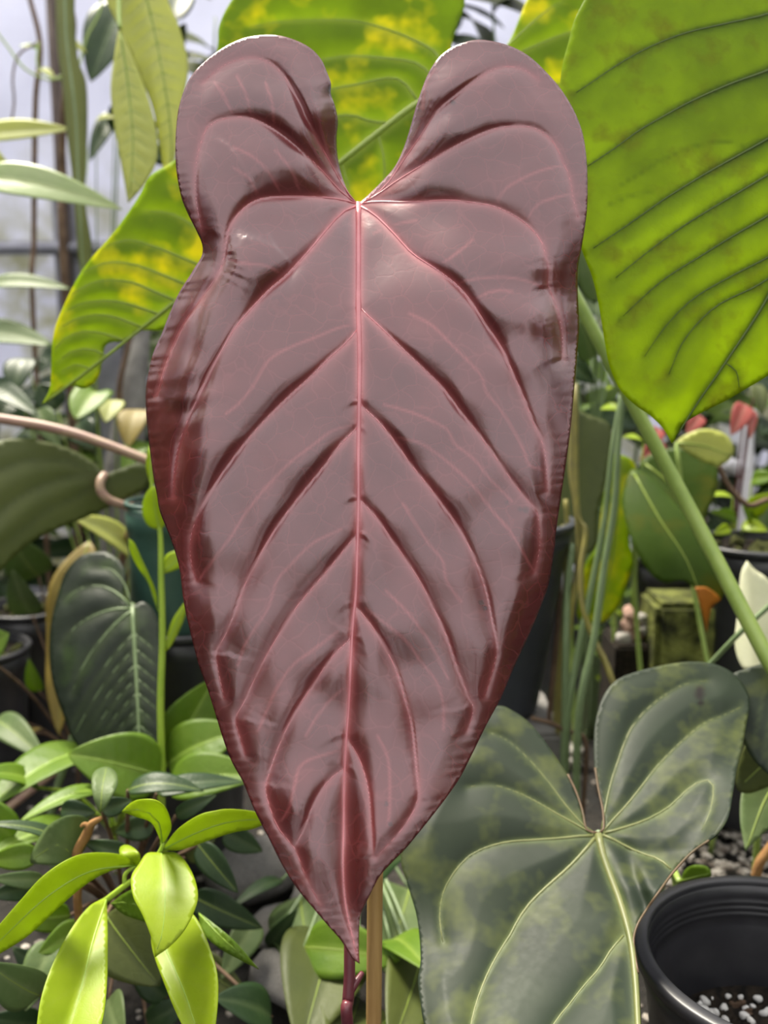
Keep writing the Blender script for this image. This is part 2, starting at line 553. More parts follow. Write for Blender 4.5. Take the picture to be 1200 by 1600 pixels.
WY = 1.95
wx = np.linspace(-2.6, 2.6, 131); wz = np.linspace(-0.02, 1.45, 30)
WX, WZ = np.meshgrid(wx, wz)
WYY = WY + 0.012 * np.sin(WX * 9) + 0.006 * np.sin(WX * 23 + 2 * WZ)
wv = np.stack([WX.ravel(), WYY.ravel(), WZ.ravel()], 1)
wf = [(j * 131 + i, j * 131 + i + 1, (j + 1) * 131 + i + 1, (j + 1) * 131 + i) for j in range(29) for i in range(130)]
wall = link('wall_back', wv, wf, M['wall']); tag(wall, 'pale lavender plastic greenhouse wall, mossy near its foot', kind='structure')
s_ = wall.modifiers.new('thickness', 'SOLIDIFY'); s_.thickness = 0.004
p = P(96, 300, 1.82)
t1 = tube('trim_1', [(p.x, WY - 0.05, -0.01), (p.x, WY - 0.05, 1.4)], 0.011, M['darkpost'], None, 12, 1)
tag(t1, 'dark upright post against the greenhouse wall', kind='structure')
p = P(60, 388, 1.85)
t2 = tube('trim_2', [(-1.6, WY - 0.045, p.z), (1.7, WY - 0.045, p.z)], 0.013, M['post'], None, 12, 1)
tag(t2, 'grey horizontal rail along the greenhouse wall', kind='structure')
p2 = P(98, 340, 1.82)
t3 = box('trim_3', (p2.x - 0.03, WY - 0.032, -0.01), (p2.x + 0.028, WY - 0.018, p.z + 0.12), M['post'])
tag(t3, 'grey upright board behind the dark post', kind='structure')

def film_wall(name, a, b, h, label):
    a, b = np.array(a, float), np.array(b, float); n = 90
    t = np.linspace(0, 1, n); nr = np.array([-(b - a)[1], (b - a)[0]]) / np.linalg.norm(b - a)
    xy = a[None] + (b - a)[None] * t[:, None] + nr[None] * (0.02 * np.sin(t * 40))[:, None]
    v = [(x, y, z) for z in (-0.02, h * 0.5, h) for x, y in xy]
    f = [(r * n + i, r * n + i + 1, (r + 1) * n + i + 1, (r + 1) * n + i) for r in range(2) for i in range(n - 1)]
    o = link(name, v, f, M['wall']); m_ = o.modifiers.new('thickness', 'SOLIDIFY'); m_.thickness = 0.004
    tag(o, label, kind='structure')
film_wall('wall_left', (-1.75, -1.7), (-1.75, 1.9), 1.45, 'pale plastic film along one side of the greenhouse')
film_wall('wall_right', (1.75, -1.7), (1.75, 1.9), 1.45, 'pale plastic film along the other side of the greenhouse')

# ------------------------------------------------------------------ leaf materials
M['red'] = leaf_mat('maroon_leaf', (0.056, 0.009, 0.009), (0.088, 0.014, 0.014), vein=(0.55, 0.15, 0.16), trans=(0.22, 0.012, 0.008), tw=0.07,
                    rough=0.25, spec=1.0, cell=85, cellb=0.10, nscale=30, vamt=0.55, coat=0.9, stint=(1.0, 0.73, 0.77), cellc=0.06, fine=480)
M['redvein'] = plain_mat('pink_vein', (0.50, 0.15, 0.17), (0.38, 0.09, 0.105), 0.28, 1.0, 60)
M['redstem'] = plain_mat('red_stem', (0.16, 0.035, 0.045), (0.10, 0.02, 0.03), 0.35, 0.6, 40)
M['backlit'] = leaf_mat('yellow_mottled_leaf', (0.085, 0.16, 0.008), (0.115, 0.20, 0.012), vein=(0.50, 0.60, 0.10), trans=(0.64, 0.80, 0.010), tw=0.66,
                        rough=0.4, spec=0.18, mottle=(0.80, 0.74, 0.012), mscale=24, cell=120, cellb=0.12, vamt=0.8, mrange=(0.5, 0.68))
M['bigleaf'] = leaf_mat('olive_green_leaf', (0.055, 0.115, 0.008), (0.08, 0.15, 0.012), vein=(0.035, 0.075, 0.016), trans=(0.64, 0.78, 0.02), tw=0.70,
                        rough=0.45, spec=0.3, mottle=(0.30, 0.34, 0.015), mscale=50, cell=130, cellb=0.2, nscale=24, vamt=0.7, cellc=0.35)
M['bigvein'] = plain_mat('olive_vein', (0.12, 0.17, 0.035), (0.09, 0.14, 0.028), 0.45, 0.4, 40, tw=0.3)
M['greenvein'] = plain_mat('pale_green_vein', (0.34, 0.44, 0.09), (0.28, 0.38, 0.06), 0.4, 0.4, 40, tw=0.35)
M['limevein'] = plain_mat('lime_vein', (0.30, 0.45, 0.06), (0.24, 0.38, 0.05), 0.4, 0.5, 40)
M['marginpink'] = plain_mat('pinkish_margin', (0.14, 0.085, 0.05), (0.10, 0.07, 0.035), 0.5, 0.4, 60)
M['velvet'] = leaf_mat('velvet_green_leaf', (0.013, 0.022, 0.012), (0.022, 0.034, 0.018), vein=(0.14, 0.18, 0.06), trans=(0.05, 0.09, 0.02), tw=0.12,
                       rough=0.52, spec=0.27, mrange=(0.5, 0.8), mottle=(0.10, 0.12, 0.028), mscale=30, cell=120, cellb=0.0, nscale=20, vamt=0.5)
M['velvetvein'] = plain_mat('yellow_green_vein', (0.17, 0.18, 0.065), (0.12, 0.14, 0.045), 0.45, 0.5, 40)
M['darkvelvet'] = leaf_mat('dark_quilted_leaf', (0.008, 0.013, 0.008), (0.015, 0.024, 0.013), vein=(0.055, 0.08, 0.025), trans=(0.06, 0.10, 0.02), tw=0.12,
                           rough=0.42, spec=0.25, mottle=(0.03, 0.055, 0.012), mscale=18, cell=140, cellb=0.2, vamt=0.5)
M['lime'] = leaf_mat('lime_leaf', (0.30, 0.42, 0.012), (0.38, 0.50, 0.020), vein=(0.44, 0.54, 0.07), trans=(0.55, 0.70, 0.015), tw=0.45,
                     rough=0.4, spec=0.4, cell=300, cellb=0.07, nscale=40, vamt=0.5)
M['mid'] = leaf_mat('mid_green_leaf', (0.10, 0.19, 0.014), (0.15, 0.25, 0.022), vein=(0.26, 0.36, 0.06), trans=(0.34, 0.50, 0.015), tw=0.4,
                    rough=0.42, spec=0.32, cell=240, cellb=0.25, nscale=35, vamt=0.5)
M['dark'] = leaf_mat('dark_green_leaf', (0.018, 0.042, 0.014), (0.034, 0.068, 0.022), vein=(0.09, 0.13, 0.05), trans=(0.09, 0.16, 0.02), tw=0.22,
                     rough=0.4, spec=0.32, cell=240, cellb=0.2, nscale=30, vamt=0.5)
M['deepgreen'] = leaf_mat('deep_green_leaf', (0.045, 0.088, 0.010), (0.065, 0.115, 0.014), vein=(0.07, 0.11, 0.02), trans=(0.22, 0.32, 0.014), tw=0.4,
                      rough=0.5, spec=0.15, mottle=(0.12, 0.13, 0.01), mscale=20, cell=120, cellb=0.2, vamt=0.5)
M['olive'] = leaf_mat('olive_leaf', (0.065, 0.085, 0.018), (0.090, 0.110, 0.024), vein=(0.05, 0.065, 0.018), trans=(0.16, 0.19, 0.02), tw=0.25,
                      rough=0.5, spec=0.4, cell=120, cellb=0.2, nscale=16, vamt=0.6)
M['paleg'] = leaf_mat('pale_green_leaf', (0.38, 0.42, 0.11), (0.48, 0.51, 0.15), vein=(0.56, 0.58, 0.24), trans=(0.82, 0.84, 0.20), tw=0.5,
                      rough=0.45, spec=0.45, cell=120, cellb=0.2, nscale=14, vamt=0.5)
M['greygreen'] = leaf_mat('grey_green_leaf', (0.08, 0.13, 0.045), (0.13, 0.18, 0.07), vein=(0.24, 0.30, 0.13), trans=(0.22, 0.33, 0.07), tw=0.25,
                          rough=0.45, spec=0.2, cell=160, cellb=0.2, nscale=20, vamt=0.5)
M['yellow'] = leaf_mat('yellowing_leaf', (0.22, 0.16, 0.035), (0.34, 0.26, 0.06), vein=(0.45, 0.38, 0.16), trans=(0.5, 0.38, 0.06), tw=0.35,
                       rough=0.5, spec=0.4, nscale=14, vamt=0.4)
M['cream'] = leaf_mat('cream_spathe', (0.60, 0.62, 0.42), (0.70, 0.70, 0.52), vein=(0.55, 0.55, 0.36), trans=(0.7, 0.72, 0.4), tw=0.35, rough=0.5, nscale=25)
M['redleafsmall'] = leaf_mat('coral_leaf', (0.36, 0.06, 0.05), (0.45, 0.10, 0.08), vein=(0.5, 0.2, 0.15), trans=(0.6, 0.1, 0.06), tw=0.4, rough=0.45)
M['stemgreen'] = plain_mat('green_stem', (0.30, 0.40, 0.10), (0.23, 0.33, 0.07), 0.4, 0.5, 50)
M['stemlime'] = plain_mat('lime_stem', (0.34, 0.48, 0.05), (0.28, 0.42, 0.04), 0.4, 0.5, 50)
M['stemgrey'] = plain_mat('grey_green_stem', (0.14, 0.20, 0.09), (0.18, 0.25, 0.12), 0.45, 0.5, 50)
M['stempink'] = plain_mat('pinkish_stem', (0.30, 0.17, 0.14), (0.36, 0.25, 0.16), 0.45, 0.5, 30, stretch=(1, 6, 6))
M['bark'] = plain_mat('brown_bark', (0.09, 0.055, 0.035), (0.17, 0.11, 0.07), 0.8, 0.3, 60, 0.6, 200, 0.001)
M['rust'] = plain_mat('rust_bark', (0.36, 0.20, 0.07), (0.26, 0.12, 0.05), 0.8, 0.3, 60, 0.8, 220, 0.001)
M['root'] = plain_mat('yellow_root', (0.28, 0.25, 0.06), (0.16, 0.14, 0.05), 0.55, 0.4, 30, 0.3, 200, 0.0006)
M['blackpot'] = plain_mat('black_plastic', (0.022, 0.022, 0.026), (0.032, 0.032, 0.036), 0.36, 0.5, 40, 0.12, 300, 0.0004)
M['bluepot'] = plain_mat('slate_plastic', (0.030, 0.034, 0.044), (0.044, 0.048, 0.060), 0.42, 0.5, 20)
M['greenpot'] = plain_mat('dark_green_plastic', (0.030, 0.075, 0.058), (0.042, 0.092, 0.072), 0.38, 0.5, 20)
M['mix'] = plain_mat('potting_mix', (0.008, 0.007, 0.006), (0.035, 0.026, 0.018), 0.9, 0.2, 160, 1.0, 260, 0.004)
M['perlite'] = plain_mat('white_perlite', (0.62, 0.61, 0.58), (0.75, 0.74, 0.71), 0.8, 0.3, 200, 0.3, 700, 0.0005)
M['stone'] = plain_mat('grey_stone', (0.12, 0.115, 0.11), (0.22, 0.21, 0.20), 0.85, 0.3, 30, 0.5, 90, 0.003)
M['palestone'] = plain_mat('pale_stone', (0.50, 0.46, 0.42), (0.65, 0.61, 0.57), 0.85, 0.3, 60, 0.6, 120, 0.003)
M['pinkstone'] = plain_mat('pink_stone', (0.48, 0.28, 0.22), (0.62, 0.42, 0.34), 0.8, 0.3, 60, 0.5, 120, 0.003)
M['moss'] = plain_mat('moss', (0.02, 0.022, 0.012), (0.22, 0.24, 0.06), 0.9, 0.2, 45, 1.0, 160, 0.004)
M['whitepipe'] = plain_mat('white_pipe', (0.62, 0.60, 0.64), (0.70, 0.68, 0.72), 0.4, 0.5, 10)

def bamboo_material():
    m = bpy.data.materials.new('bamboo'); nt, N, L = nodes(m)
    mp = N.new('ShaderNodeMapping'); mp.inputs['Scale'].default_value = (220, 220, 6); L.new(coords(nt), mp.inputs['Vector'])
    a = mixc(nt, ramp(nt, noise(nt, 1.0, 4, 0.6, vec=mp.outputs[0]), 0.3, 0.7), (0.30, 0.17, 0.055, 1), (0.42, 0.27, 0.10, 1))
    bs = N.new('ShaderNodeBsdfPrincipled'); L.new(a, bs.inputs['Base Color']); bs.inputs['Roughness'].default_value = 0.45
    out = N.new('ShaderNodeOutputMaterial'); L.new(bs.outputs[0], out.inputs['Surface'])
    return m
M['bamboo'] = bamboo_material()

# ------------------------------------------------------------------ the maroon leaf
RED = [(560, 318, 1), (548, 307), (535, 277), (528, 247), (526, 217), (528, 190), (524, 167), (517, 147), (517, 130), (511, 113), (502, 93), (485, 75),
       (460, 62), (433, 55), (407, 55), (380, 60), (353, 72), (327, 90), (303, 113), (288, 140), (279, 170), (275, 203), (274, 237), (276, 270), (283, 307),
       (293, 333), (308, 363), (316, 383), (315, 400), (303, 420), (297, 430), (280, 457), (265, 490), (252, 523), (240, 550), (233, 577), (228, 607), (228, 640),
       (231, 677), (235, 710), (240, 747), (245, 773), (250, 800), (267, 843), (280, 887), (287, 940), (297, 987), (310, 1037), (323, 1073), (337, 1117),
       (348, 1153), (362, 1190), (380, 1223), (398, 1267), (420, 1310), (440, 1350), (463, 1387), (490, 1420), (513, 1447), (533, 1470), (550, 1497), (562, 1506, 1),
       (561, 1483), (561, 1450), (564, 1427), (577, 1400), (593, 1370), (613, 1347), (633, 1327), (653, 1303), (677, 1273), (700, 1243), (720, 1213), (737, 1180),
       (760, 1133), (783, 1090), (803, 1043), (823, 1000), (843, 953), (857, 913), (865, 867), (870, 823), (876, 780), (883, 733), (892, 667), (898, 600), (903, 540),
       (905, 507), (903, 460), (903, 420), (910, 380), (917, 330), (918, 283), (916, 243), (910, 207), (897, 173), (877, 140), (853, 112), (827, 88), (800, 73),
       (773, 65), (747, 62), (723, 67), (700, 78), (683, 93), (670, 113), (660, 137), (650, 167), (640, 203), (630, 233), (617, 260), (600, 280), (577, 303)]
RMID = [(560, 318), (560, 400), (560, 480), (562, 560), (561, 640), (560, 720), (560, 790), (558, 870), (556, 930), (551, 980), (548, 1040), (545, 1100),
        (541, 1160), (538, 1220), (537, 1300), (536, 1340), (537, 1380), (541, 1420), (551, 1465), (560, 1500)]
RV = [
    ([(556, 316), (540, 296), (520, 262), (500, 225), (480, 185), (462, 148), (445, 120), (425, 100), (400, 90), (375, 92), (345, 105), (318, 128)], 3.0, 0.8),
    ([(556, 317), (530, 297), (503, 267), (473, 237), (447, 215), (420, 197), (393, 185), (367, 183), (340, 188), (323, 200), (315, 220), (308, 247), (305, 280), (307, 317), (315, 360)], 4.0, 0.9),
    ([(555, 318), (533, 312), (507, 309), (473, 307), (440, 307), (413, 309), (390, 318), (370, 337), (358, 357), (353, 380), (350, 403), (340, 430), (310, 473), (283, 513), (260, 567), (245, 617)], 5.0, 0.9),
    ([(558, 322), (547, 325), (530, 337), (507, 363), (480, 395), (447, 430), (420, 453), (393, 482), (367, 513), (347, 547), (327, 583), (310, 620), (292, 660), (280, 693), (273, 733), (270, 773)], 6.5, 1.0),
    ([(558, 515), (553, 521), (540, 537), (517, 557), (487, 587), (453, 617), (420, 650), (390, 683), (363, 717), (340, 750), (320, 783), (307, 810), (298, 840), (298, 873), (305, 905)], 4.5, 0.9),
    ([(558, 668), (553, 674), (533, 693), (510, 723), (480, 760), (452, 796), (440, 812), (420, 843), (400, 880), (383, 913), (367, 957), (350, 997), (338, 1020), (342, 1053), (350, 1090)], 4.0, 0.9),
    ([(557, 835), (553, 841), (537, 860), (513, 890), (487, 920), (460, 953), (437, 990), (417, 1023), (397, 1063), (380, 1100), (368, 1123), (375, 1153), (382, 1177)], 3.6, 0.8),
    ([(549, 995), (545, 1001), (527, 1017), (507, 1043), (487, 1073), (463, 1110), (447, 1140), (432, 1175), (420, 1210), (415, 1232), (422, 1263), (437, 1297), (460, 1325), (477, 1367), (500, 1413)], 3.2, 0.8),
    ([(538, 1200), (520, 1213), (503, 1233), (488, 1260), (477, 1290), (460, 1325)], 2.4, 0.9),
    ([(570, 314), (583, 308), (607, 285), (633, 247), (657, 213), (683, 173), (713, 147), (740, 127), (767, 110), (793, 104), (817, 108), (838, 122)], 3.2, 0.8),
    ([(568, 316), (590, 304), (620, 283), (657, 260), (690, 240), (727, 220), (767, 203), (800, 197), (827, 198), (850, 208), (868, 227), (878, 250), (890, 277), (895, 307), (903, 340)], 4.0, 0.9),
    ([(566, 318), (590, 315), (627, 316), (663, 315), (703, 313), (740, 317), (773, 323), (803, 337), (830, 357), (847, 380), (853, 403), (857, 417), (857, 447), (867, 473), (877, 510), (880, 560)], 5.0, 0.9),
    ([(562, 322), (570, 326), (590, 340), (617, 367), (645, 397), (680, 420), (710, 442), (733, 467), (757, 503), (783, 543), (800, 580), (817, 620), (833, 660), (847, 690), (853, 723), (855, 767)], 6.5, 1.0),
    ([(562, 480), (570, 489), (590, 507), (627, 543), (663, 577), (693, 607), (720, 643), (747, 677), (773, 713), (797, 747), (820, 777), (838, 797), (842, 820), (843, 857), (835, 895)], 4.5, 0.9),
    ([(562, 628), (568, 637), (590, 657), (617, 690), (643, 727), (672, 763), (707, 810), (727, 843), (747, 887), (760, 927), (768, 967), (776, 1010), (772, 1040), (758, 1087)], 4.2, 0.9),
    ([(560, 778), (567, 786), (587, 807), (610, 840), (633, 873), (657, 910), (677, 950), (697, 993), (713, 1040), (730, 1083), (740, 1108), (730, 1143)], 3.6, 0.9),
    ([(555, 944), (560, 952), (577, 973), (597, 1003), (617, 1043), (630, 1083), (642, 1127), (648, 1175), (650, 1197), (653, 1248), (637, 1283), (613, 1313), (587, 1340)], 3.2, 0.9),
    ([(542, 1150), (548, 1162), (560, 1182), (570, 1210), (577, 1243), (581, 1293), (583, 1337)], 2.4, 0.8),
]
RMINOR = [
    [(553, 507), (527, 513), (493, 527), (453, 543), (420, 563), (397, 600), (377, 627), (353, 647)],
    [(550, 665), (520, 673), (487, 697), (453, 723), (420, 757), (387, 797), (360, 840), (337, 870), (310, 907)],
    [(533, 827), (487, 850), (457, 880), (433, 907), (420, 947), (400, 980), (383, 1007), (372, 1040)],
    [(527, 987), (487, 1017), (460, 1037), (437, 1067), (420, 1103), (403, 1143)],
    [(527, 1173), (473, 1193), (460, 1230), (450, 1267), (433, 1288)],
    [(545, 1070), (520, 1090), (495, 1120), (478, 1150)],
    [(640, 490), (673, 507), (707, 540), (750, 585), (760, 613), (787, 647), (817, 700), (827, 727), (852, 734)],
    [(600, 632), (650, 647), (697, 670), (710, 693), (740, 717), (767, 750), (800, 783)],
    [(617, 683), (657, 693), (697, 720), (737, 757), (773, 803), (797, 830), (835, 895)],
    [(630, 787), (650, 820), (670, 850), (692, 877), (697, 907), (720, 940)],
    [(603, 923), (633, 953), (660, 987), (680, 1020), (700, 1060)],
    [(570, 950), (630, 997), (657, 1033), (680, 1063), (692, 1097), (693, 1140)],
    [(590, 1150), (607, 1190), (609, 1260), (606, 1290)],
    [(710, 442), (753, 435), (787, 433), (820, 438), (853, 450)],
    [(776, 318), (790, 295), (820, 277), (850, 265), (880, 258)],
    [(820, 350), (840, 320), (870, 308), (895, 303)],
    [(440, 305), (420, 270), (395, 245), (365, 230)], [(405, 310), (390, 280), (365, 262)], [(470, 305), (455, 265), (430, 235)],
    [(393, 183), (385, 150), (370, 118)], [(365, 183), (350, 150), (335, 128)], [(428, 195), (425, 160), (415, 130)],
    [(583, 365), (620, 350), (650, 345)], [(693, 410), (715, 395), (738, 375)], [(737, 470), (770, 455), (800, 455)],
    [(660, 170), (665, 130), (680, 108)], [(350, 403), (385, 412), (415, 415), (440, 428)],
]
def gauss(X, Y, cx, cy, sx, sy):
    return np.exp(-((X - cx) / sx) ** 2 - ((Y - cy) / sy) ** 2)
def sstep(a, b, x):
    t = np.clip((x - a) / (b - a), 0, 1); return t * t * (3 - 2 * t)
def red_depth(X, Y):
    return 0.482 - 0.085 * (Y - 780) / 1450 + 0.00002 * np.abs(X - 560)
_rmid = catmull(RMID, 8)
def red_extra(X, Y, dm, dv, da, db):
    mmx = 1e-3
    xm = np.interp(Y, _rmid[:, 1], _rmid[:, 0])
    o = np.zeros(len(X))
    # margins bend back, most of all along the left side
    A = 0.4 + 1.8 * sstep(250, 420, Y) + 24 * gauss(X, Y, 235, 570, 120, 190) + 5 * gauss(X, Y, 250, 800, 70, 110) + 12 * gauss(X, Y, 905, 500, 100, 110) + 5 * gauss(X, Y, 850, 950, 90, 170)
    A = A + 13 * gauss(X, Y, 535, 220, 60, 110) + 12 * gauss(X, Y, 640, 210, 60, 110)
    Wd = 55 + 95 * gauss(X, Y, 240, 580, 130, 220) + 40 * gauss(X, Y, 535, 220, 90, 120) + 40 * gauss(X, Y, 640, 210, 90, 120) + 55 * gauss(X, Y, 905, 500, 120, 110)
    o -= mmx * A * np.clip(1 - dm / Wd, 0, 1) ** 2
    # panels hang over the vein below them: a wider shaded dip on the upper side of each vein, deepest where the photo shows it
    amp = 0.9 + 0 * X
    for cx, cy, sx, sy, k in ((420, 410, 100, 55, 6.5), (300, 560, 50, 130, 3.5), (450, 610, 80, 70, 3.6), (350, 720, 50, 60, 3.4), (480, 740, 55, 65, 4.0), (420, 820, 40, 40, 3.0),
                              (530, 865, 30, 30, 2.6), (500, 1040, 40, 40, 2.4), (450, 1110, 30, 40, 1.8), (470, 1260, 35, 50, 2.2), (720, 440, 70, 50, 5.0), (800, 520, 80, 70, 3.5),
                              (640, 545, 45, 45, 3.0), (715, 630, 45, 50, 4.0), (630, 690, 40, 45, 3.4), (710, 780, 45, 45, 4.0), (600, 830, 35, 40, 3.0), (600, 985, 35, 35, 1.4),
                              (450, 250, 80, 60, 8), (480, 170, 50, 60, 8.0), (720, 180, 90, 50, 9), (620, 230, 40, 60, 8.0), (440, 320, 70, 25, 4), (650, 290, 70, 25, 2.0)):
        amp = amp + k * gauss(X, Y, cx, cy, sx, sy)
    o += mmx * amp * (1 - np.exp(-da / 70)) * (1 - np.exp(-db / 24)) * np.clip(dm / 55, 0, 1)
    o -= mmx * 1.2 * sstep(880, 1200, Y) * (1 - np.exp(-dv / 15)) * np.clip(dm / 40, 0.15, 1)      # flatter towards the tip
    # the blade dips towards the stalk
    o -= mmx * 25 * gauss(X, Y, 560, 332, 130, 125)
    o += mmx * 11 * np.clip((Y - 1080) / 420, 0, 1) ** 2
    # shaded trough right of the lower midrib
    o += mmx * 2.6 * sstep(4, 45, X - xm) * gauss(X, Y, 560, 1070, 60, 110)
    # cross waves on the right shoulder and the left lobe
    o += mmx * 1.6 * np.sin(2 * math.pi * (Y - 0.12 * (X - 700) - 455) / 92) * gauss(X, Y, 815, 465, 95, 95)
    o += mmx * 1.4 * np.sin(2 * math.pi * (Y + 0.3 * (X - 750) - 200) / 110) * gauss(X, Y, 760, 165, 90, 60)
    o += mmx * 1.2 * np.sin(2 * math.pi * (Y - 130) / 110) * gauss(X, Y, 400, 140, 80, 60)
    # puckers along the margin
    o += mmx * 0.10 * np.sin(Y * 0.36 + 0.05 * X + 2.5 * np.sin(Y * 0.043) + 1.5 * np.sin(Y * 0.11)) * np.exp(-dm / 18) * (1 + 1.4 * gauss(X, Y, 240, 580, 80, 200))
    o += mmx * 0.35 * np.sin(Y * 0.11 + 0.03 * X + 2 * np.sin(Y * 0.03)) * gauss(X, Y, 285, 560, 60, 190)
    rw = np.random.RandomState(12)
    for _ in range(14):
        th, wl = rw.uniform(0, 6.28), rw.uniform(70, 170)
        o += mmx * 0.0011 * wl * np.sin((X * math.cos(th) + Y * math.sin(th)) * 6.28 / wl + rw.uniform(0, 6.28)) * np.clip(dm / 60, 0, 1)
    # the tip is folded along the midrib
    ty = sstep(1120, 1330, Y)
    o += mmx * ty * (7.5 * sstep(0, 55, X - xm) + 3.0 * sstep(0, 60, xm - X)) * (1 - 0.6 * sstep(1400, 1500, Y))
    # a shallow channel beside the midrib
    o += mmx * 1.0 * (1 - np.exp(-np.abs(X - xm) / 12)) * sstep(318, 380, Y)
    return o
stake_x = 583
bp_ = W(545, 1600, 0.52)
base = Vector((bp_[0] + 0.006, bp_[1] + 0.03, 0.0))
ra = thing('anthurium_plant', 'anthurium with one large glossy maroon heart-shaped leaf on a red stalk', 'plant', base)
outline_leaf(ra, RED, red_depth, M['red'], M['redvein'], [(v[0], v[1] * 0.72, v[2] * 0.8) for v in RV], RMID, (12, 1.6), step=3.6, H=0.0022, lam=15, extra=red_extra, minor=RMINOR,
             spots=[(708, 160, 3.5), (609, 1288, 3), (752, 942, 3), (758, 950, 3), (821, 797, 4), (812, 796, 3), (604, 1256, 2.5), (792, 785, 2.5), (516, 140, 6)],
             thick=0.0008, halo=4.5, vlift=0.35, label='glossy maroon heart-shaped leaf blade with pink veins')
rp = [W(561, 322, red_depth(561, 322) + 0.031), W(562, 345, 0.546), W(563, 420, 0.547), W(566, 700, 0.534), W(568, 1000, 0.53), W(555, 1300, 0.527), W(547, 1450, 0.523), W(546, 1525, 0.521),
      W(544, 1562, 0.52), W(543, 1600, 0.52), (base.x, base.y, 0.05), (base.x, base.y, -0.01)]
tube('petiole', rp, [0.0034, 0.0032, 0.003, 0.003, 0.0032, 0.004], M['redstem'], ra, seg=10)
# young second shoot next to the stalk
tube('shoot', [W(546, 1550, 0.520), W(556, 1535, 0.522), W(566, 1520, 0.527)], [0.0024, 0.002, 0.0014], M['redstem'], ra, seg=8)

# bamboo stake
sb = P(584, 1600, 0.545); st = P(586, 1388, 0.535)
dirv = (st - sb).normalized()
bot = sb + dirv * (-(sb.z + 0.03) / dirv.z)
stk = thing('bamboo_stake', 'brown bamboo stake beside the tip of the maroon leaf', 'stake', (bot.x, bot.y, 0))
top = sb + dirv * 0.09
rad = 12.2 * 0.54 / F
pts, rr = [], []
L_ = (top - bot).length
for i in range(61):
    s = i / 60; q = bot + (top - bot) * s
    pts.append(tuple(q)); nd = min(abs(s - 0.28), abs(s - 0.60)) ; rr.append(rad * (1 + 0.10 * math.exp(-(nd / 0.012) ** 2)))
tube('cane', pts, rr, M['bamboo'], stk, seg=20, k=1)

# ------------------------------------------------------------------ velvet anthurium, lower right
VEL = [(935, 1302, 1), (917, 1297), (910, 1267), (900, 1237), (887, 1210), (877, 1195), (860, 1170), (840, 1143), (820, 1123), (800, 1110), (783, 1103), (760, 1108),
       (725, 1135), (685, 1190), (645, 1260), (627, 1310), (627, 1350), (633, 1370), (640, 1393), (650, 1427), (655, 1460), (657, 1500), (653, 1533), (657, 1567), (663, 1600),
       (685, 1650), (730, 1710), (800, 1770), (880, 1810), (960, 1850), (1010, 1880, 1), (1012, 1800), (1006, 1700), (1001, 1610), (998, 1560), (997, 1520), (991, 1493), (989, 1467), (997, 1443),
       (1013, 1417), (1030, 1393), (1052, 1363), (1063, 1347), (1080, 1333), (1100, 1318), (1120, 1303), (1137, 1277), (1145, 1237), (1151, 1200), (1160, 1167), (1165, 1137),
       (1171, 1107), (1170, 1087), (1160, 1067), (1140, 1048), (1110, 1036), (1073, 1034), (1033, 1040), (993, 1050), (963, 1063), (943, 1087), (932, 1120), (928, 1153), (929, 1197),
       (935, 1233), (942, 1267), (943, 1295)]
VMID = [(935, 1304), (942, 1335), (953, 1367), (970, 1413), (985, 1467), (992, 1520), (996, 1580), (1000, 1680), (1006, 1800)]
VV = [
    ([(930, 1302), (912, 1290), (883, 1257), (853, 1217), (820, 1180), (790, 1155), (765, 1145)], 3, 1),
    ([(928, 1304), (905, 1291), (867, 1270), (833, 1250), (800, 1235), (765, 1226), (730, 1230)], 4, 1),
    ([(927, 1306), (905, 1307), (877, 1310), (833, 1313), (800, 1315), (767, 1322), (733, 1338), (707, 1367), (692, 1397), (687, 1433), (692, 1473)], 5, 2),
    ([(929, 1310), (910, 1333), (887, 1357), (853, 1387), (827, 1413), (810, 1437), (798, 1460), (777, 1493), (757, 1533), (740, 1583), (730, 1640)], 6.5, 2.5),
    ([(974, 1462), (953, 1487), (937, 1513), (913, 1540), (887, 1573), (867, 1598), (840, 1650)], 4.5, 2.5),
    ([(940, 1298), (946, 1262), (954, 1225), (963, 1197), (985, 1140), (1020, 1100), (1067, 1070), (1105, 1064)], 3, 1),
    ([(942, 1300), (957, 1282), (980, 1257), (1007, 1223), (1027, 1197), (1067, 1157), (1100, 1130), (1130, 1118), (1158, 1105)], 3.5, 1),
    ([(943, 1302), (960, 1298), (980, 1292), (1013, 1280), (1047, 1260), (1073, 1235), (1097, 1220), (1112, 1222), (1115, 1237), (1110, 1267), (1097, 1297)], 5, 1.4),
    ([(942, 1305), (958, 1312), (973, 1320), (1000, 1333), (1030, 1343), (1048, 1358)], 5.5, 3.5),
]
_vmid = catmull(VMID, 8)
def vel_depth(X, Y):
    d = 0.612 - 0.20 * (Y - 1302) / 560
    xm = np.interp(Y, _vmid[:, 1], _vmid[:, 0])
    d = d + 0.00006 * np.clip(xm - X, 0, 400) * sstep(1220, 1480, Y)          # left half falls back
    d = d - 0.0002 * (np.sqrt((X - 1070) ** 2 + 45 ** 2) + X - 1070) * sstep(1110, 1330, Y)          # right lobe rolls towards the camera
    # lower right edge turns down along the pot
    d = d - 0.004 - 0.010 * np.clip((X - xm) / 50, 0, 1) * np.clip((Y - 1330) / 60, 0, 1) * np.clip((1600 - Y) / 100, 0, 1)
    d = d + 0.006 * np.exp(-((X - (xm + 38)) / 14) ** 2) * np.clip((Y - 1310) / 60, 0, 1) * np.clip((1480 - Y) / 60, 0, 1)
    return d
va_base = W(935, 1302, 0.66); va_base = Vector((va_base[0] - 0.02, va_base[1] + 0.02, 0))
ve = thing('velvet_anthurium', 'anthurium with a broad dull dark green leaf and yellowish veins beside the black pot', 'plant', va_base)
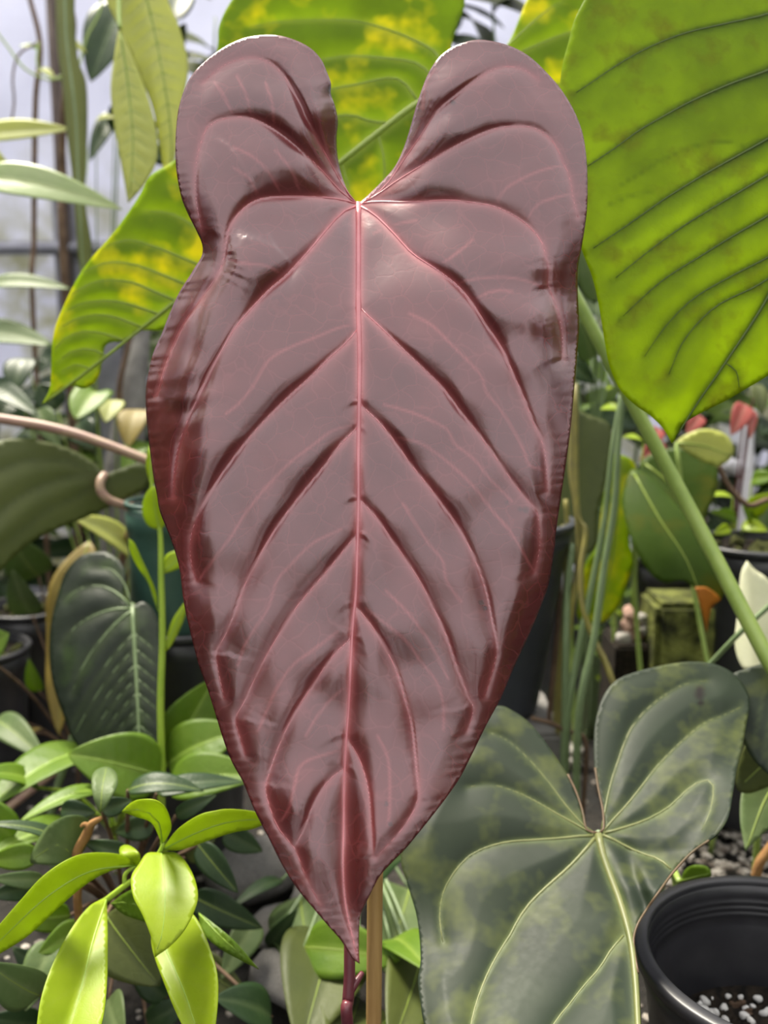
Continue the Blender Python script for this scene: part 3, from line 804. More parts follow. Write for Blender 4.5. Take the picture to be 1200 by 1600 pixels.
outline_leaf(ve, VEL, vel_depth, M['velvet'], M['velvetvein'], VV, VMID, (15, 7), step=5, H=0.0055, lam=26, thick=0.0008, halo=3,
             spots=[(1093, 1085, 7), (1094, 1078, 6), (1095, 1098, 4)])
for ed in ([(1108, 1313), (1080, 1333), (1052, 1363), (1030, 1393), (1013, 1417), (997, 1443), (990, 1467), (992, 1493), (997, 1520)], [(935, 1301), (917, 1297), (910, 1267), (900, 1237), (887, 1210)], [(937, 1301), (943, 1295), (942, 1267), (935, 1233), (930, 1200)]):
    e2 = catmull(ed, 8); tube('leaf_margin', W(e2[:, 0], e2[:, 1], vel_depth(e2[:, 0], e2[:, 1]) - 0.0006), 0.0007, M['marginpink'], ve.children[0], 6, 1)
tube('petiole', [W(936, 1304, vel_depth(936, 1304) + 0.003), W(938, 1315, 0.625), W(935, 1360, 0.65), (va_base.x, va_base.y, 0.06), (va_base.x, va_base.y, -0.01)], [0.003, 0.0034, 0.004], M['stemgrey'], ve, seg=10)

# ------------------------------------------------------------------ large green leaf, upper right
BIG = [(913, 0), (897, 33), (888, 67), (880, 97), (875, 135), (873, 180), (876, 240), (885, 310), (900, 365), (913, 400), (927, 437), (937, 483), (945, 533), (953, 573), (970, 610),
       (993, 633), (1017, 650), (1037, 670), (1050, 693, 1), (1057, 683), (1067, 663), (1100, 643), (1133, 627), (1167, 607), (1200, 587), (1290, 525), (1380, 430),
       (1440, 300), (1460, 150), (1430, 0), (1380, -90), (1330, -130), (1290, -110), (1275, -60, 1), (1240, -130), (1180, -190), (1100, -190), (1010, -140), (950, -65)]
BMID = [(1275, -58), (1268, 100), (1250, 260), (1225, 390), (1200, 463), (1133, 567), (1093, 625), (1056, 683)]
BV = [
    ([(1270, -40), (1235, 5), (1200, 22), (1130, 38), (1067, 53), (1010, 76), (967, 100), (930, 125), (893, 150)], 4, 1.2),
    ([(1268, 60), (1235, 92), (1200, 110), (1140, 132), (1083, 157), (1040, 180), (1000, 203), (960, 232), (915, 262)], 5, 1.4),
    ([(1262, 160), (1235, 195), (1200, 217), (1150, 245), (1100, 273), (1040, 310), (983, 350), (927, 388)], 5, 1.2),
    ([(1258, 220), (1230, 255), (1200, 273), (1150, 303), (1100, 333), (1055, 362), (1013, 393), (955, 440)], 4, 1),
    ([(1247, 285), (1225, 318), (1200, 337), (1150, 366), (1100, 397), (1033, 440), (967, 500)], 4, 1),
    ([(1235, 345), (1220, 385), (1200, 402), (1140, 433), (1083, 467), (1040, 510), (1007, 557)], 3.5, 1),
    ([(1215, 425), (1180, 448), (1117, 480), (1070, 530), (1045, 585)], 3, 1),
    ([(1200, 463), (1212, 520), (1210, 560)], 2.5, 1), ([(1133, 567), (1150, 580), (1155, 605)], 2, 1),
]
bigd = axis_depth((1275, -60), (1050, 690), 0.60, 0.575, cross=0.10, fold=0.05, arch=0.012)
gb = W(1330, 1400, 0.75); gb = Vector((gb[0], gb[1], 0))
bl = thing('broad_leaf_anthurium', 'anthurium with a very broad plain green leaf lit from behind', 'plant', gb)
outline_leaf(bl, BIG, bigd, M['bigleaf'], M['bigvein'], BV, BMID, (8, 2.5), step=7, H=0.0013, lam=26, thick=0.0007, halo=4, vlift=0.5,
             minor=[[(1167, 230), (1145, 223), (1117, 222), (1080, 230), (1030, 252), (970, 290)], [(1042, 309), (1020, 302), (990, 305), (950, 320)]])
tube('petiole', [W(1275, -58, 0.605), W(1300, 60, 0.64), W(1330, 400, 0.70), W(1335, 900, 0.74), (gb.x, gb.y, 0.05), (gb.x, gb.y, -0.01)], [0.003, 0.0035, 0.0045], M['stemgreen'], bl, seg=10)

# ------------------------------------------------------------------ long backlit heart leaf behind the maroon one
HRT = [(65, 632, 1), (78, 606), (80, 570), (83, 525), (97, 483), (130, 420), (180, 360), (215, 310), (235, 275), (262, 257), (290, 235), (318, 180), (333, 115), (340, 70), (343, 38), (362, 0),
       (400, -45), (470, -80), (560, -90), (640, -75), (700, -40), (726, 0), (714, 42), (705, 80), (712, 128, 1), (745, 118), (793, 68), (823, 0), (860, -60), (930, -90), (1010, -60), (1050, 20),
       (1050, 120), (1010, 210), (930, 290), (830, 340), (720, 380), (600, 430), (480, 470), (380, 490), (290, 495), (255, 515), (217, 517), (197, 532), (167, 537), (160, 560), (153, 590),
       (133, 607), (110, 603), (90, 613)]
HMID = [(712, 130), (650, 163), (590, 208), (533, 253), (450, 320), (360, 398), (275, 470), (200, 530), (130, 585), (72, 628)]
HV = [
    ([(700, 130), (683, 85), (647, 63), (607, 47), (553, 33), (487, 32), (430, 35), (393, 42)], 4, 1),
    ([(690, 138), (657, 102), (620, 93), (553, 88), (507, 93), (450, 105)], 4, 1),
    ([(655, 160), (620, 123), (553, 133), (517, 140), (440, 165), (380, 200)], 4, 1),
    ([(610, 192), (580, 190), (540, 180), (480, 200), (400, 250), (340, 310)], 4, 1),
    ([(330, 423), (290, 405), (240, 385), (200, 375), (165, 385)], 4, 1),
    ([(300, 448), (260, 432), (215, 415), (170, 410), (130, 425)], 4, 1),
    ([(275, 470), (240, 455), (200, 440), (150, 440), (112, 460)], 4, 1),
    ([(248, 491), (210, 478), (170, 470), (125, 475), (98, 490)], 4, 1),
    ([(222, 512), (185, 497), (150, 492), (115, 500), (90, 515)], 3.5, 1),
    ([(196, 533), (165, 522), (130, 518), (100, 530), (86, 545)], 3, 1),
    ([(165, 556), (140, 545), (110, 550), (92, 565)], 3, 1), ([(140, 576), (118, 570), (98, 580)], 2.5, 1),
    ([(360, 398), (320, 365), (270, 335), (225, 330)], 4, 1), ([(400, 362), (360, 330), (310, 300), (265, 285)], 4, 1),
    ([(590, 208), (600, 250), (598, 300), (580, 350)], 3, 1), ([(533, 253), (545, 300), (540, 350), (520, 400)], 3, 1),
    ([(275, 470), (262, 495), (255, 512)], 2.5, 1), ([(222, 512), (205, 525), (190, 530)], 2.5, 1), ([(165, 556), (155, 575)], 2, 1),
    ([(715, 125), (760, 100), (810, 55), (850, 20), (880, 0)], 4, 1), ([(718, 128), (780, 98), (840, 70), (900, 48), (960, 40)], 4, 1),
    ([(718, 130), (780, 130), (850, 130), (930, 140), (990, 150)], 4, 1), ([(715, 132), (760, 180), (820, 220), (900, 250)], 4, 1),
]
hd = axis_depth((712, 130), (65, 632), 0.76, 0.74, cross=-0.05, fold=0.06, arch=0.015)
hb = W(1370, 1330, 0.66); hb = Vector((hb[0], hb[1], 0))
he = thing('backlit_anthurium', 'anthurium with a long yellow-mottled green heart leaf glowing behind the maroon leaf', 'plant', hb)
outline_leaf(he, HRT, hd, M['backlit'], M['greenvein'], HV, HMID, (11, 4), step=6, H=0.003, lam=18, thick=0.0007, halo=4, vlift=0.7)
tube('petiole', [W(712, 132, 0.765), W(745, 190, 0.775), W(820, 315, 0.775), W(905, 475, 0.765), W(1000, 652, 0.745), (W(1100, 838, 0.72)), W(1200, 1030, 0.69), W(1290, 1190, 0.67), (hb.x, hb.y, 0.04), (hb.x, hb.y, -0.01)],
     [0.0042, 0.0048, 0.0052, 0.0056, 0.006, 0.0065], M['stemgreen'], he, seg=12)

# ------------------------------------------------------------------ black nursery pot, lower right
def nursery_pot(name, label, cat, c, R, H, mat, taper=0.76, lip=0.010, wall_t=0.0016, tilt=None, group=None, soil=None, rings=True):
    """open pot with a rolled rim, stepped collar, inside wall and floor; c = centre of its foot"""
    t = thing(name, label, cat, tuple(c), group)
    r0 = R * taper
    ro = lambda z: r0 + (R * 0.94 - r0) * z / H
    body = [(0.001, 0.004), (r0 * 0.5, 0.004), (r0 - 0.004, 0.0), (r0, 0.003)]
    body += [(ro(z), z) for z in np.linspace(0.01, H - 0.028, 7)]
    body += [(ro(H - 0.026) + 0.0012, H - 0.026), (ro(H - lip) + 0.0015, H - lip - 0.001)]
    body += [(ro(H - lip) , H - lip), (ro(H) - 0.002, H - 0.004)]
    inner = [(ro(H) - 0.004, H - 0.004), (ro(H - 0.012) - wall_t * 1.4, H - 0.012)]
    if rings:
        for z in (H - 0.016, H - 0.020, H - 0.024):
            inner += [(ro(z) - wall_t * 1.2, z + 0.001), (ro(z) - wall_t * 1.9, z), (ro(z) - wall_t * 1.2, z - 0.001)]
    inner += [(ro(H - 0.03) - wall_t * 2.6, H - 0.031)]
    inner += [(ro(z) - wall_t * 2.6, z) for z in np.linspace(H - 0.05, 0.01, 6)] + [(0.001, 0.008)]
    lathe('body', body + inner, c, mat, t, 96, tilt)
    k = R / 0.088
    rim = [(R - 0.0085 * k, H - 0.0075 * k), (R - 0.0090 * k, H - 0.0015 * k), (R - 0.0082 * k, H - 0.0003), (R - 0.0070 * k, H), (R - 0.0022 * k, H - 0.0004 * k), (R - 0.0006 * k, H - 0.0014 * k),
           (R, H - 0.0032 * k), (R - 0.0004 * k, H - 0.0085 * k), (R - 0.0016 * k, H - 0.0092 * k), (R - 0.0030 * k, H - 0.0088 * k), (R - 0.0040 * k, H - 0.0070 * k), (R - 0.0085 * k, H - 0.0075 * k)]
    lathe('rim', rim, c, mat, t, 96, tilt, caps=False)
    if soil:
        z = soil
        n, rr = 18, ro(soil) - wall_t * 2.0
        vs_, f = [(0, 0, z)], []
        for i in range(1, n + 1):
            for j in range(48):
                a = 2 * math.pi * j / 48; r = rr * i / n
                zz = z + (0.004 * math.sin(9 * a + i) * math.sin(i * 1.3) + 0.003 * math.sin(31 * r / rr + 3 * a) if i < n else 0)
                vs_.append((r * math.cos(a), r * math.sin(a), zz))
        for j in range(48): f.append((0, 1 + j, 1 + (j + 1) % 48))
        for i in range(n - 1):
            for j in range(48):
                a, b = 1 + i * 48 + j, 1 + i * 48 + (j + 1) % 48
                f.append((a, a + 48, b + 48, b))
        vv = [Vector(v) for v in vs_]
        if tilt is not None: vv = [tilt @ v for v in vv]
        sm_ = link('potting_mix', [tuple(v + Vector(c)) for v in vv], f, M['mix'], t)
        return t, sm_
    return t, None

def pebble_mesh(name, mat, seed, lump=0.22):
    bm = bmesh.new(); bmesh.ops.create_icosphere(bm, subdivisions=2, radius=1.0)
    r = random.Random(seed); ph = [r.uniform(0, 6) for _ in range(6)]
    for v in bm.verts:
        k = 1 + lump * (math.sin(2.3 * v.co.x + ph[0]) * math.sin(2.1 * v.co.y + ph[1]) + 0.6 * math.sin(3.1 * v.co.z + ph[2]) * math.sin(2.7 * v.co.x + ph[3]))
        v.co *= k
        v.co.z *= 0.85
    me = bpy.data.meshes.new(name); bm.to_mesh(me); bm.free()
    me.materials.append(mat)
    me.polygons.foreach_set('use_smooth', [True] * len(me.polygons))
    return me
PERL = [pebble_mesh('perlite_bead', M['perlite'], s) for s in (1, 2, 3)]
BARKCHIP = [pebble_mesh('bark_chip', M['bark'], s, 0.5) for s in (4, 5)]
def drop(name, me, loc, s, parent, rot=None):
    o = bpy.data.objects.new(name, me); COL.objects.link(o)
    if parent is not None:
        o.parent = parent; o.location = Vector(loc) - Vector(ORIGIN[parent.name])
    else: o.location = loc
    o.scale = s if hasattr(s, '__len__') else (s, s, s); o.rotation_euler = rot or (random.uniform(0, 6), random.uniform(0, 6), random.uniform(0, 6))
    return o
random.seed(11)
PR, PH = 0.088, 0.165
pc = P(1232, 1490, 0.575)
pot_c = Vector((pc.x, pc.y, 0.0)); PH = pc.z
bpot, bmix = nursery_pot('nursery_pot', 'round black plastic nursery pot part filled with dark mix and white perlite', 'pot', pot_c, PR, PH, M['blackpot'], soil=PH - 0.072)
print('PH', PH)
n = 0
def in_pot(px, py):
    """pixel on the surface of the potting mix"""
    zz = PH - 0.072 + 0.003
    a = W(px, py, 1.0) - CAM
    k = (zz - CAM[2]) / a[2]
    return Vector((CAM + a * k).tolist())
rnd = random.Random(5)
for k in range(400):
    x, y = rnd.uniform(1040, 1290), rnd.uniform(1520, 1680)
    if y < 1560 - 0.45 * (x - 1100) * 0.5 and x > 1100: pass
    q = in_pot(x, y)
    if (q - Vector((pot_c.x, pot_c.y, q.z))).length > PR * 0.70: continue
    dens = 0.75 if x < 1150 else 0.45
    if rnd.random() > dens: continue
    s = rnd.uniform(0.0016, 0.0034)
    q.z += s * 0.5 - 0.002
    drop('perlite_bead', PERL[n % 3], q, (s, s, s * 0.9), bmix); n += 1
    if n > 105: break
for k in range(26):
    q = in_pot(rnd.uniform(1060, 1290), rnd.uniform(1530, 1670))
    if (q - Vector((pot_c.x, pot_c.y, q.z))).length > PR * 0.66: continue
    drop('bark_chip', BARKCHIP[k % 2], q, (rnd.uniform(0.003, 0.006), rnd.uniform(0.002, 0.004), 0.002), bmix)

# ------------------------------------------------------------------ left: dark green pot on a black pot, young climbing shoot
kp = P(288, 965, 0.93)
pot2, mix2 = nursery_pot('nursery_pot', 'large black pot with mossy rim under the dark green pot', 'pot', (kp.x, kp.y, 0), 0.064, kp.z, M['blackpot'], soil=kp.z - 0.012)
for k in range(30):
    a, r = rnd.uniform(0, 6.28), rnd.uniform(0.04, 0.055)
    drop('moss_tuft', BARKCHIP[k % 2], (kp.x + r * math.cos(a), kp.y + r * math.sin(a), kp.z - 0.008), (rnd.uniform(0.005, 0.011), rnd.uniform(0.005, 0.01), 0.006), mix2).data = BARKCHIP[k % 2]
MOSSM = [pebble_mesh('moss_tuft', M['moss'], s, 0.5) for s in (6, 7)]
k = 0
for o in mix2.children:
    o.data = MOSSM[k % 2]; k += 1
gp = P(268, 940, 0.93)
gt = P(268, 776, 0.93)
gpot, _ = nursery_pot('tall_pot', 'tall dark green plastic pot standing in the mossy black pot', 'pot', (gp.x, kp.y, kp.z - 0.014), 0.039, gt.z - kp.z + 0.014, M['greenpot'], taper=0.93, soil=gt.z - kp.z - 0.01, rings=False)

# young climbing shoot
yb = P(262, 1240, 0.80); yb = Vector((yb.x, yb.y, 0))
yo = thing('climbing_shoot', 'slender upright lime-green shoot with narrow young leaves in front of the dark green pot', 'plant', yb)
tube('stem', [(yb.x, yb.y, -0.01), W(254, 1300, 0.80), W(253, 1200, 0.80), W(251, 1100, 0.80), W(254, 1000, 0.80), W(252, 900, 0.80), W(250, 830, 0.80), W(238, 770, 0.80), W(236, 700, 0.80)],
     [0.0034, 0.003, 0.0028, 0.0024, 0.0018, 0.0012], M['stemlime'], yo, seg=10)
outline_leaf(yo, [(250, 829, 1), (232, 822), (223, 805), (223, 785), (230, 768), (242, 760), (255, 775), (260, 800), (258, 820)], axis_depth((250, 829), (238, 760), 0.80, 0.79, fold=-0.3), M['lime'], M['limevein'], (), [(250, 829), (242, 795), (240, 764)], (2.5, 1), step=5)
outline_leaf(yo, [(247, 958, 1), (240, 930), (228, 905), (214, 885), (203, 862), (201, 842, 1), (210, 850), (222, 876), (233, 900), (243, 925)], axis_depth((247, 958), (201, 842), 0.80, 0.775, fold=-0.3), M['lime'], M['limevein'], (), [(247, 955), (225, 890), (202, 845)], (2.5, 1), step=4)
outline_leaf(yo, [(254, 897, 1), (256, 875), (264, 864), (285, 860), (290, 880), (276, 890), (262, 895)], axis_depth((254, 897), (290, 865), 0.80, 0.80, fold=0.2), M['lime'], M['limevein'], (), [(256, 893), (285, 868)], (2, 1), step=4)
outline_leaf(yo, [(257, 1020, 1), (260, 1000), (268, 972), (280, 952), (292, 938, 1), (290, 958), (280, 985), (268, 1008)], axis_depth((257, 1020), (290, 940), 0.80, 0.80, fold=-0.3), M['lime'], M['limevein'], (), [(259, 1012), (272, 980), (289, 943)], (2.5, 1), step=4)
outline_leaf(yo, [(236, 760, 1), (228, 730), (232, 700), (242, 690), (250, 720), (246, 750)], axis_depth((236, 760), (240, 690), 0.80, 0.80, fold=0.2), M['lime'], M['limevein'], (), [(236, 757), (240, 694)], (2, 1), step=5)

# ------------------------------------------------------------------ left: quilted dark velvet leaf
DV = [(207, 947, 1), (193, 933), (197, 900), (190, 880), (173, 865), (157, 862), (127, 868), (103, 893), (92, 923), (82, 960), (77, 1000), (78, 1040), (85, 1077), (100, 1120), (117, 1160), (150, 1190), (190, 1230),
      (222, 1270, 1), (240, 1230), (250, 1180), (253, 1110), (252, 1040), (250, 985), (243, 958), (233, 945), (222, 940)]
DM = [(207, 949), (212, 1033), (217, 1133), (222, 1262)]
dvo = catmull(DV, 8, True)
DVV = [([(206, 951), (175, 952), (140, 965), (112, 985), (95, 1010)], 4, 1), ([(206, 950), (185, 928), (155, 915), (120, 922), (100, 940)], 3.5, 1),
       ([(207, 953), (180, 975), (150, 1010), (128, 1045), (112, 1085)], 4, 1), ([(204, 946), (196, 915), (175, 890), (145, 885)], 2.5, 1)]
DVV += auto_veins(DM, dvo, 11, 50, 0.3, 0.15, 0.9, (2.6, 0.8))
db_ = P(215, 1180, 1.0); db_ = Vector((db_.x - 0.07, db_.y - 0.06, 0))
dvt = thing('velvet_leaf_plant', 'plant with a hanging charcoal green quilted heart leaf beside the dark green pot', 'plant', db_)
outline_leaf(dvt, DV, axis_depth((207, 947), (222, 1270), 0.862, 0.80, cross=-0.10, fold=0.12, arch=0.01), M['darkvelvet'], M['stemgrey'], DVV, DM, (7, 3), step=6, H=0.005, lam=16, halo=4)
tube('petiole', [W(207, 949, 0.864), W(200, 955, 0.88), W(150, 1050, 0.90), (db_.x, db_.y, 0.05), (db_.x, db_.y, -0.01)], [0.003, 0.004], M['stemgrey'], dvt, 8)

# ------------------------------------------------------------------ left: big shaded leaf on a pinkish stem
SH = [(163, 742, 1), (150, 725), (120, 706), (80, 692), (40, 685), (0, 688), (-60, 705), (-110, 760), (-120, 840), (-90, 920), (-50, 945), (-10, 905), (20, 872), (60, 840), (100, 823), (140, 806), (172, 792), (200, 778), (225, 765), (240, 748), (240, 728), (222, 722), (190, 732)]
sb2 = P(-60, 1200, 1.0); sb2 = Vector((sb2.x, sb2.y, 0))
sh = thing('shade_leaf_plant', 'plant with a wide dark olive leaf seen from below over the dark green pot', 'plant', sb2)
SHV = [([(160, 745), (110, 745), (50, 765), (0, 800), (-40, 850)], 4, 1.5), ([(160, 743), (110, 722), (50, 718), (-20, 740)], 4, 1.5), ([(160, 748), (120, 775), (70, 800), (10, 850)], 4, 1.5), ([(168, 745), (200, 745), (240, 745)], 3, 1)]
outline_leaf(sh, SH, axis_depth((163, 742), (-100, 900), 0.97, 0.86, cross=0.1, fold=0.06), M['olive'], M['bigvein'], SHV, None, step=8, H=0.003, lam=20, halo=3, vlift=-0.2)
tube('petiole', [W(163, 742, 0.967), W(157, 752, 0.958), W(158, 768, 0.955), W(172, 782, 0.957), W(200, 792, 0.967), W(210, 800, 0.99), W(190, 880, 1.10), (W(170, 1000, 1.14)), (sb2.x + 0.15, sb2.y + 0.12, 0.1), (sb2.x, sb2.y, -0.01)], [0.0042, 0.0045, 0.004, 0.004, 0.0045], M['stempink'], sh, 10)
lb = P(-160, 1150, 1.0); lb = Vector((lb.x, lb.y, 0))
vine = thing('vine_stem', 'thick pinkish brown vine stem running behind the maroon leaf above the olive leaf', 'stem', lb)
tube('stem', [(lb.x, lb.y, -0.01), W(-190, 900, 0.98), W(-120, 690, 0.96), W(-40, 655, 0.95), (W(40, 661, 0.945)), W(110, 676, 0.94), W(175, 698, 0.935), W(235, 721, 0.93), W(300, 745, 0.93), W(380, 770, 0.94)],
     [0.005, 0.0052, 0.005, 0.005, 0.0048, 0.0045, 0.0045], M['stempink'], vine, 12)

# ------------------------------------------------------------------ left: lime shrub and its neighbours
shb = P(150, 1560, 0.72); shb = Vector((shb.x, shb.y, 0))
ls = thing('lime_shrub', 'small shrub with bright lime-green glossy leaves at the shoot tips', 'plant', shb)
def ol(par, out, base, tip, db, dt, mat, vm, mid, mw=(3, 1), fold=-0.25, cross=0.0, arch=0.01, nv=5, ang=50, step=6, H=0.0007, lam=9, **kw):
    bo = catmull(out, 8, True)
    v = auto_veins(mid, bo, nv, ang, 0.3, 0.12, 0.85, (1.1, 0.4)) if nv else []
    return outline_leaf(par, out, axis_depth(base, tip, db, dt, cross, fold, arch), mat, vm, [], mid, mw, step=step, H=H, lam=lam, minor=[q[0] for q in v], vw=2.5, halo=2.5, **kw)
ol(ls, [(253, 1320, 1), (240, 1290), (228, 1281), (213, 1277), (190, 1268, 1), (202, 1256), (217, 1250), (243, 1251), (260, 1265), (268, 1290), (263, 1306)], (253, 1320), (190, 1268), 0.590, 0.565, M['lime'], M['limevein'], [(253, 1318), (248, 1285), (225, 1266), (194, 1267)], cross=-0.4)
ol(ls, [(253, 1328, 1), (277, 1297), (310, 1275), (335, 1268), (360, 1265), (400, 1269), (428, 1279, 1), (400, 1294), (365, 1301), (333, 1311), (283, 1328)], (253, 1328), (428, 1279), 0.590, 0.60, M['lime'], M['limevein'], [(255, 1327), (310, 1300), (360, 1284), (424, 1279)], cross=0.3)
ol(ls, [(252, 1332, 1), (230, 1333), (217, 1350), (205, 1370), (208, 1400), (223, 1430), (237, 1467), (242, 1496, 1), (267, 1477), (290, 1450), (307, 1413), (308, 1387), (297, 1357), (277, 1333)], (252, 1332), (242, 1495), 0.588, 0.535, M['lime'], M['limevein'], [(252, 1333), (258, 1400), (254, 1455), (243, 1492)], fold=-0.18)
ol(ls, [(213, 1352, 1), (190, 1336), (143, 1333), (107, 1343), (67, 1370), (33, 1407), (0, 1445), (-25, 1475), (-45, 1515, 1), (-10, 1496), (43, 1463), (90, 1420), (133, 1383), (173, 1361)], (213, 1352), (-45, 1515), 0.600, 0.56, M['lime'], M['limevein'], [(211, 1352), (140, 1362), (75, 1400), (15, 1455), (-40, 1510)], cross=0.35)
ol(ls, [(167, 1404, 1), (143, 1413), (117, 1443), (90, 1490), (70, 1540), (60, 1587), (58, 1640), (75, 1690, 1), (115, 1665), (145, 1630), (160, 1593), (167, 1533), (168, 1467)], (167, 1404), (75, 1690), 0.605, 0.51, M['lime'], M['limevein'], [(166, 1406), (145, 1470), (128, 1540), (108, 1610), (78, 1685)], fold=-0.5)
ol(ls, [(240, 1440, 1), (236, 1470), (242, 1497), (253, 1527), (273, 1577), (290, 1610), (320, 1650, 1), (335, 1610), (340, 1533), (327, 1480), (303, 1430), (270, 1415)], (245, 1430), (320, 1650), 0.605, 0.525, M['lime'], M['limevein'], [(243, 1442), (262, 1490), (290, 1555), (317, 1640)], fold=-0.35)
ol(ls, [(310, 1425, 1), (330, 1440), (365, 1470), (405, 1515, 1), (375, 1500), (340, 1480), (315, 1455)], (310, 1425), (405, 1515), 0.62, 0.60, M['mid'], M['limevein'], [(311, 1428), (350, 1468), (402, 1513)], (2, 1))
ol(ls, [(196, 1350, 1), (187, 1335), (188, 1323), (200, 1320), (215, 1330), (219, 1345), (210, 1356)], (200, 1355), (195, 1320), 0.605, 0.61, M['lime'], M['limevein'], [(203, 1352), (196, 1325)], (2, 1), nv=0)
ol(ls, [(172, 1412, 1), (195, 1395), (220, 1388), (240, 1420), (252, 1450), (225, 1440), (195, 1430)], (172, 1412), (252, 1450), 0.625, 0.63, M['mid'], M['limevein'], [(174, 1412), (210, 1412), (248, 1446)], (2, 1), nv=3)
tube('stem', [(shb.x, shb.y, -0.01), W(135, 1470, 0.66), W(150, 1420, 0.625), W(168, 1405, 0.606), W(195, 1384, 0.600), W(225, 1362, 0.595), W(245, 1338, 0.590), W(254, 1322, 0.588), W(253, 1316, 0.589)],
     [0.003, 0.0026, 0.002, 0.0018, 0.0015, 0.0013, 0.001], M['stemlime'], ls, 8)
tube('twig', [W(195, 1384, 0.600), W(196, 1366, 0.600), W(212, 1352, 0.600)], [0.0014, 0.0011], M['stemlime'], ls, 8)
# rust coloured twig
rt = thing('rust_twig', 'short rusty orange woody twig with a glossy grey-green leaf at its top', 'plant', (shb.x - 0.01, shb.y + 0.02, 0))
tube('stem', [(shb.x - 0.01, shb.y + 0.02, -0.01), W(122, 1420, 0.66), W(126, 1375, 0.65), W(120, 1335, 0.645), W(135, 1305, 0.64), W(143, 1288, 0.635), W(158, 1278, 0.632)], [0.003, 0.0028, 0.0024, 0.003, 0.0034, 0.0026, 0.0014], M['rust'], rt, 10)
tube('twig', [W(141, 1292, 0.636), W(132, 1288, 0.636), W(126, 1292, 0.636)], [0.0018, 0.0016, 0.0008], M['rust'], rt, 8)
ol(rt, [(156, 1272, 1), (147, 1250), (143, 1222), (148, 1205), (165, 1198), (180, 1205), (184, 1222), (176, 1242), (166, 1260)], (156, 1272), (165, 1200), 0.632, 0.66, M['greygreen'], M['greenvein'], [(157, 1268), (160, 1230), (166, 1201)], (2, 1), fold=-0.2)
ol(rt, [(120, 1350, 1), (90, 1352), (55, 1350), (47, 1345), (55, 1320), (75, 1290), (105, 1275), (135, 1278), (145, 1300)], (118, 1345), (50, 1330), 0.655, 0.66, M['greygreen'], M['greenvein'], [(118, 1340), (90, 1320), (55, 1340)], (2, 1), fold=-0.15)

def small_plant(name, label, base, leaves, mat_stem, cat='plant', group=None, stem_r=0.0022):
    """leaves: (base px,py,d), (tip px,py,d), width px, material, options; each joined to the stem base by its own stalk"""
    t = thing(name, label, cat, base, group)
    hub = Vector(base) + Vector((0, 0, 0.03))
    tube('stem', [(base[0], base[1], -0.01), tuple(hub), tuple(hub + Vector((0, 0, 0.01)))], stem_r * 1.4, mat_stem, t, 8, 2)
    for b, e, w, m, kw in leaves:
        B_ = P(*b)
        mid_ = (hub + B_) / 2 + Vector((0, 0.0, 0.015))
        tube('petiole', [tuple(hub), tuple(mid_), tuple(B_)], [stem_r, stem_r * 0.6], mat_stem, t, 6, 5)
        pblade(t, b, e, w, m, **kw)
    return t
U = (0, -0.35, 0.95); Cn = (0, -0.9, 0.45)
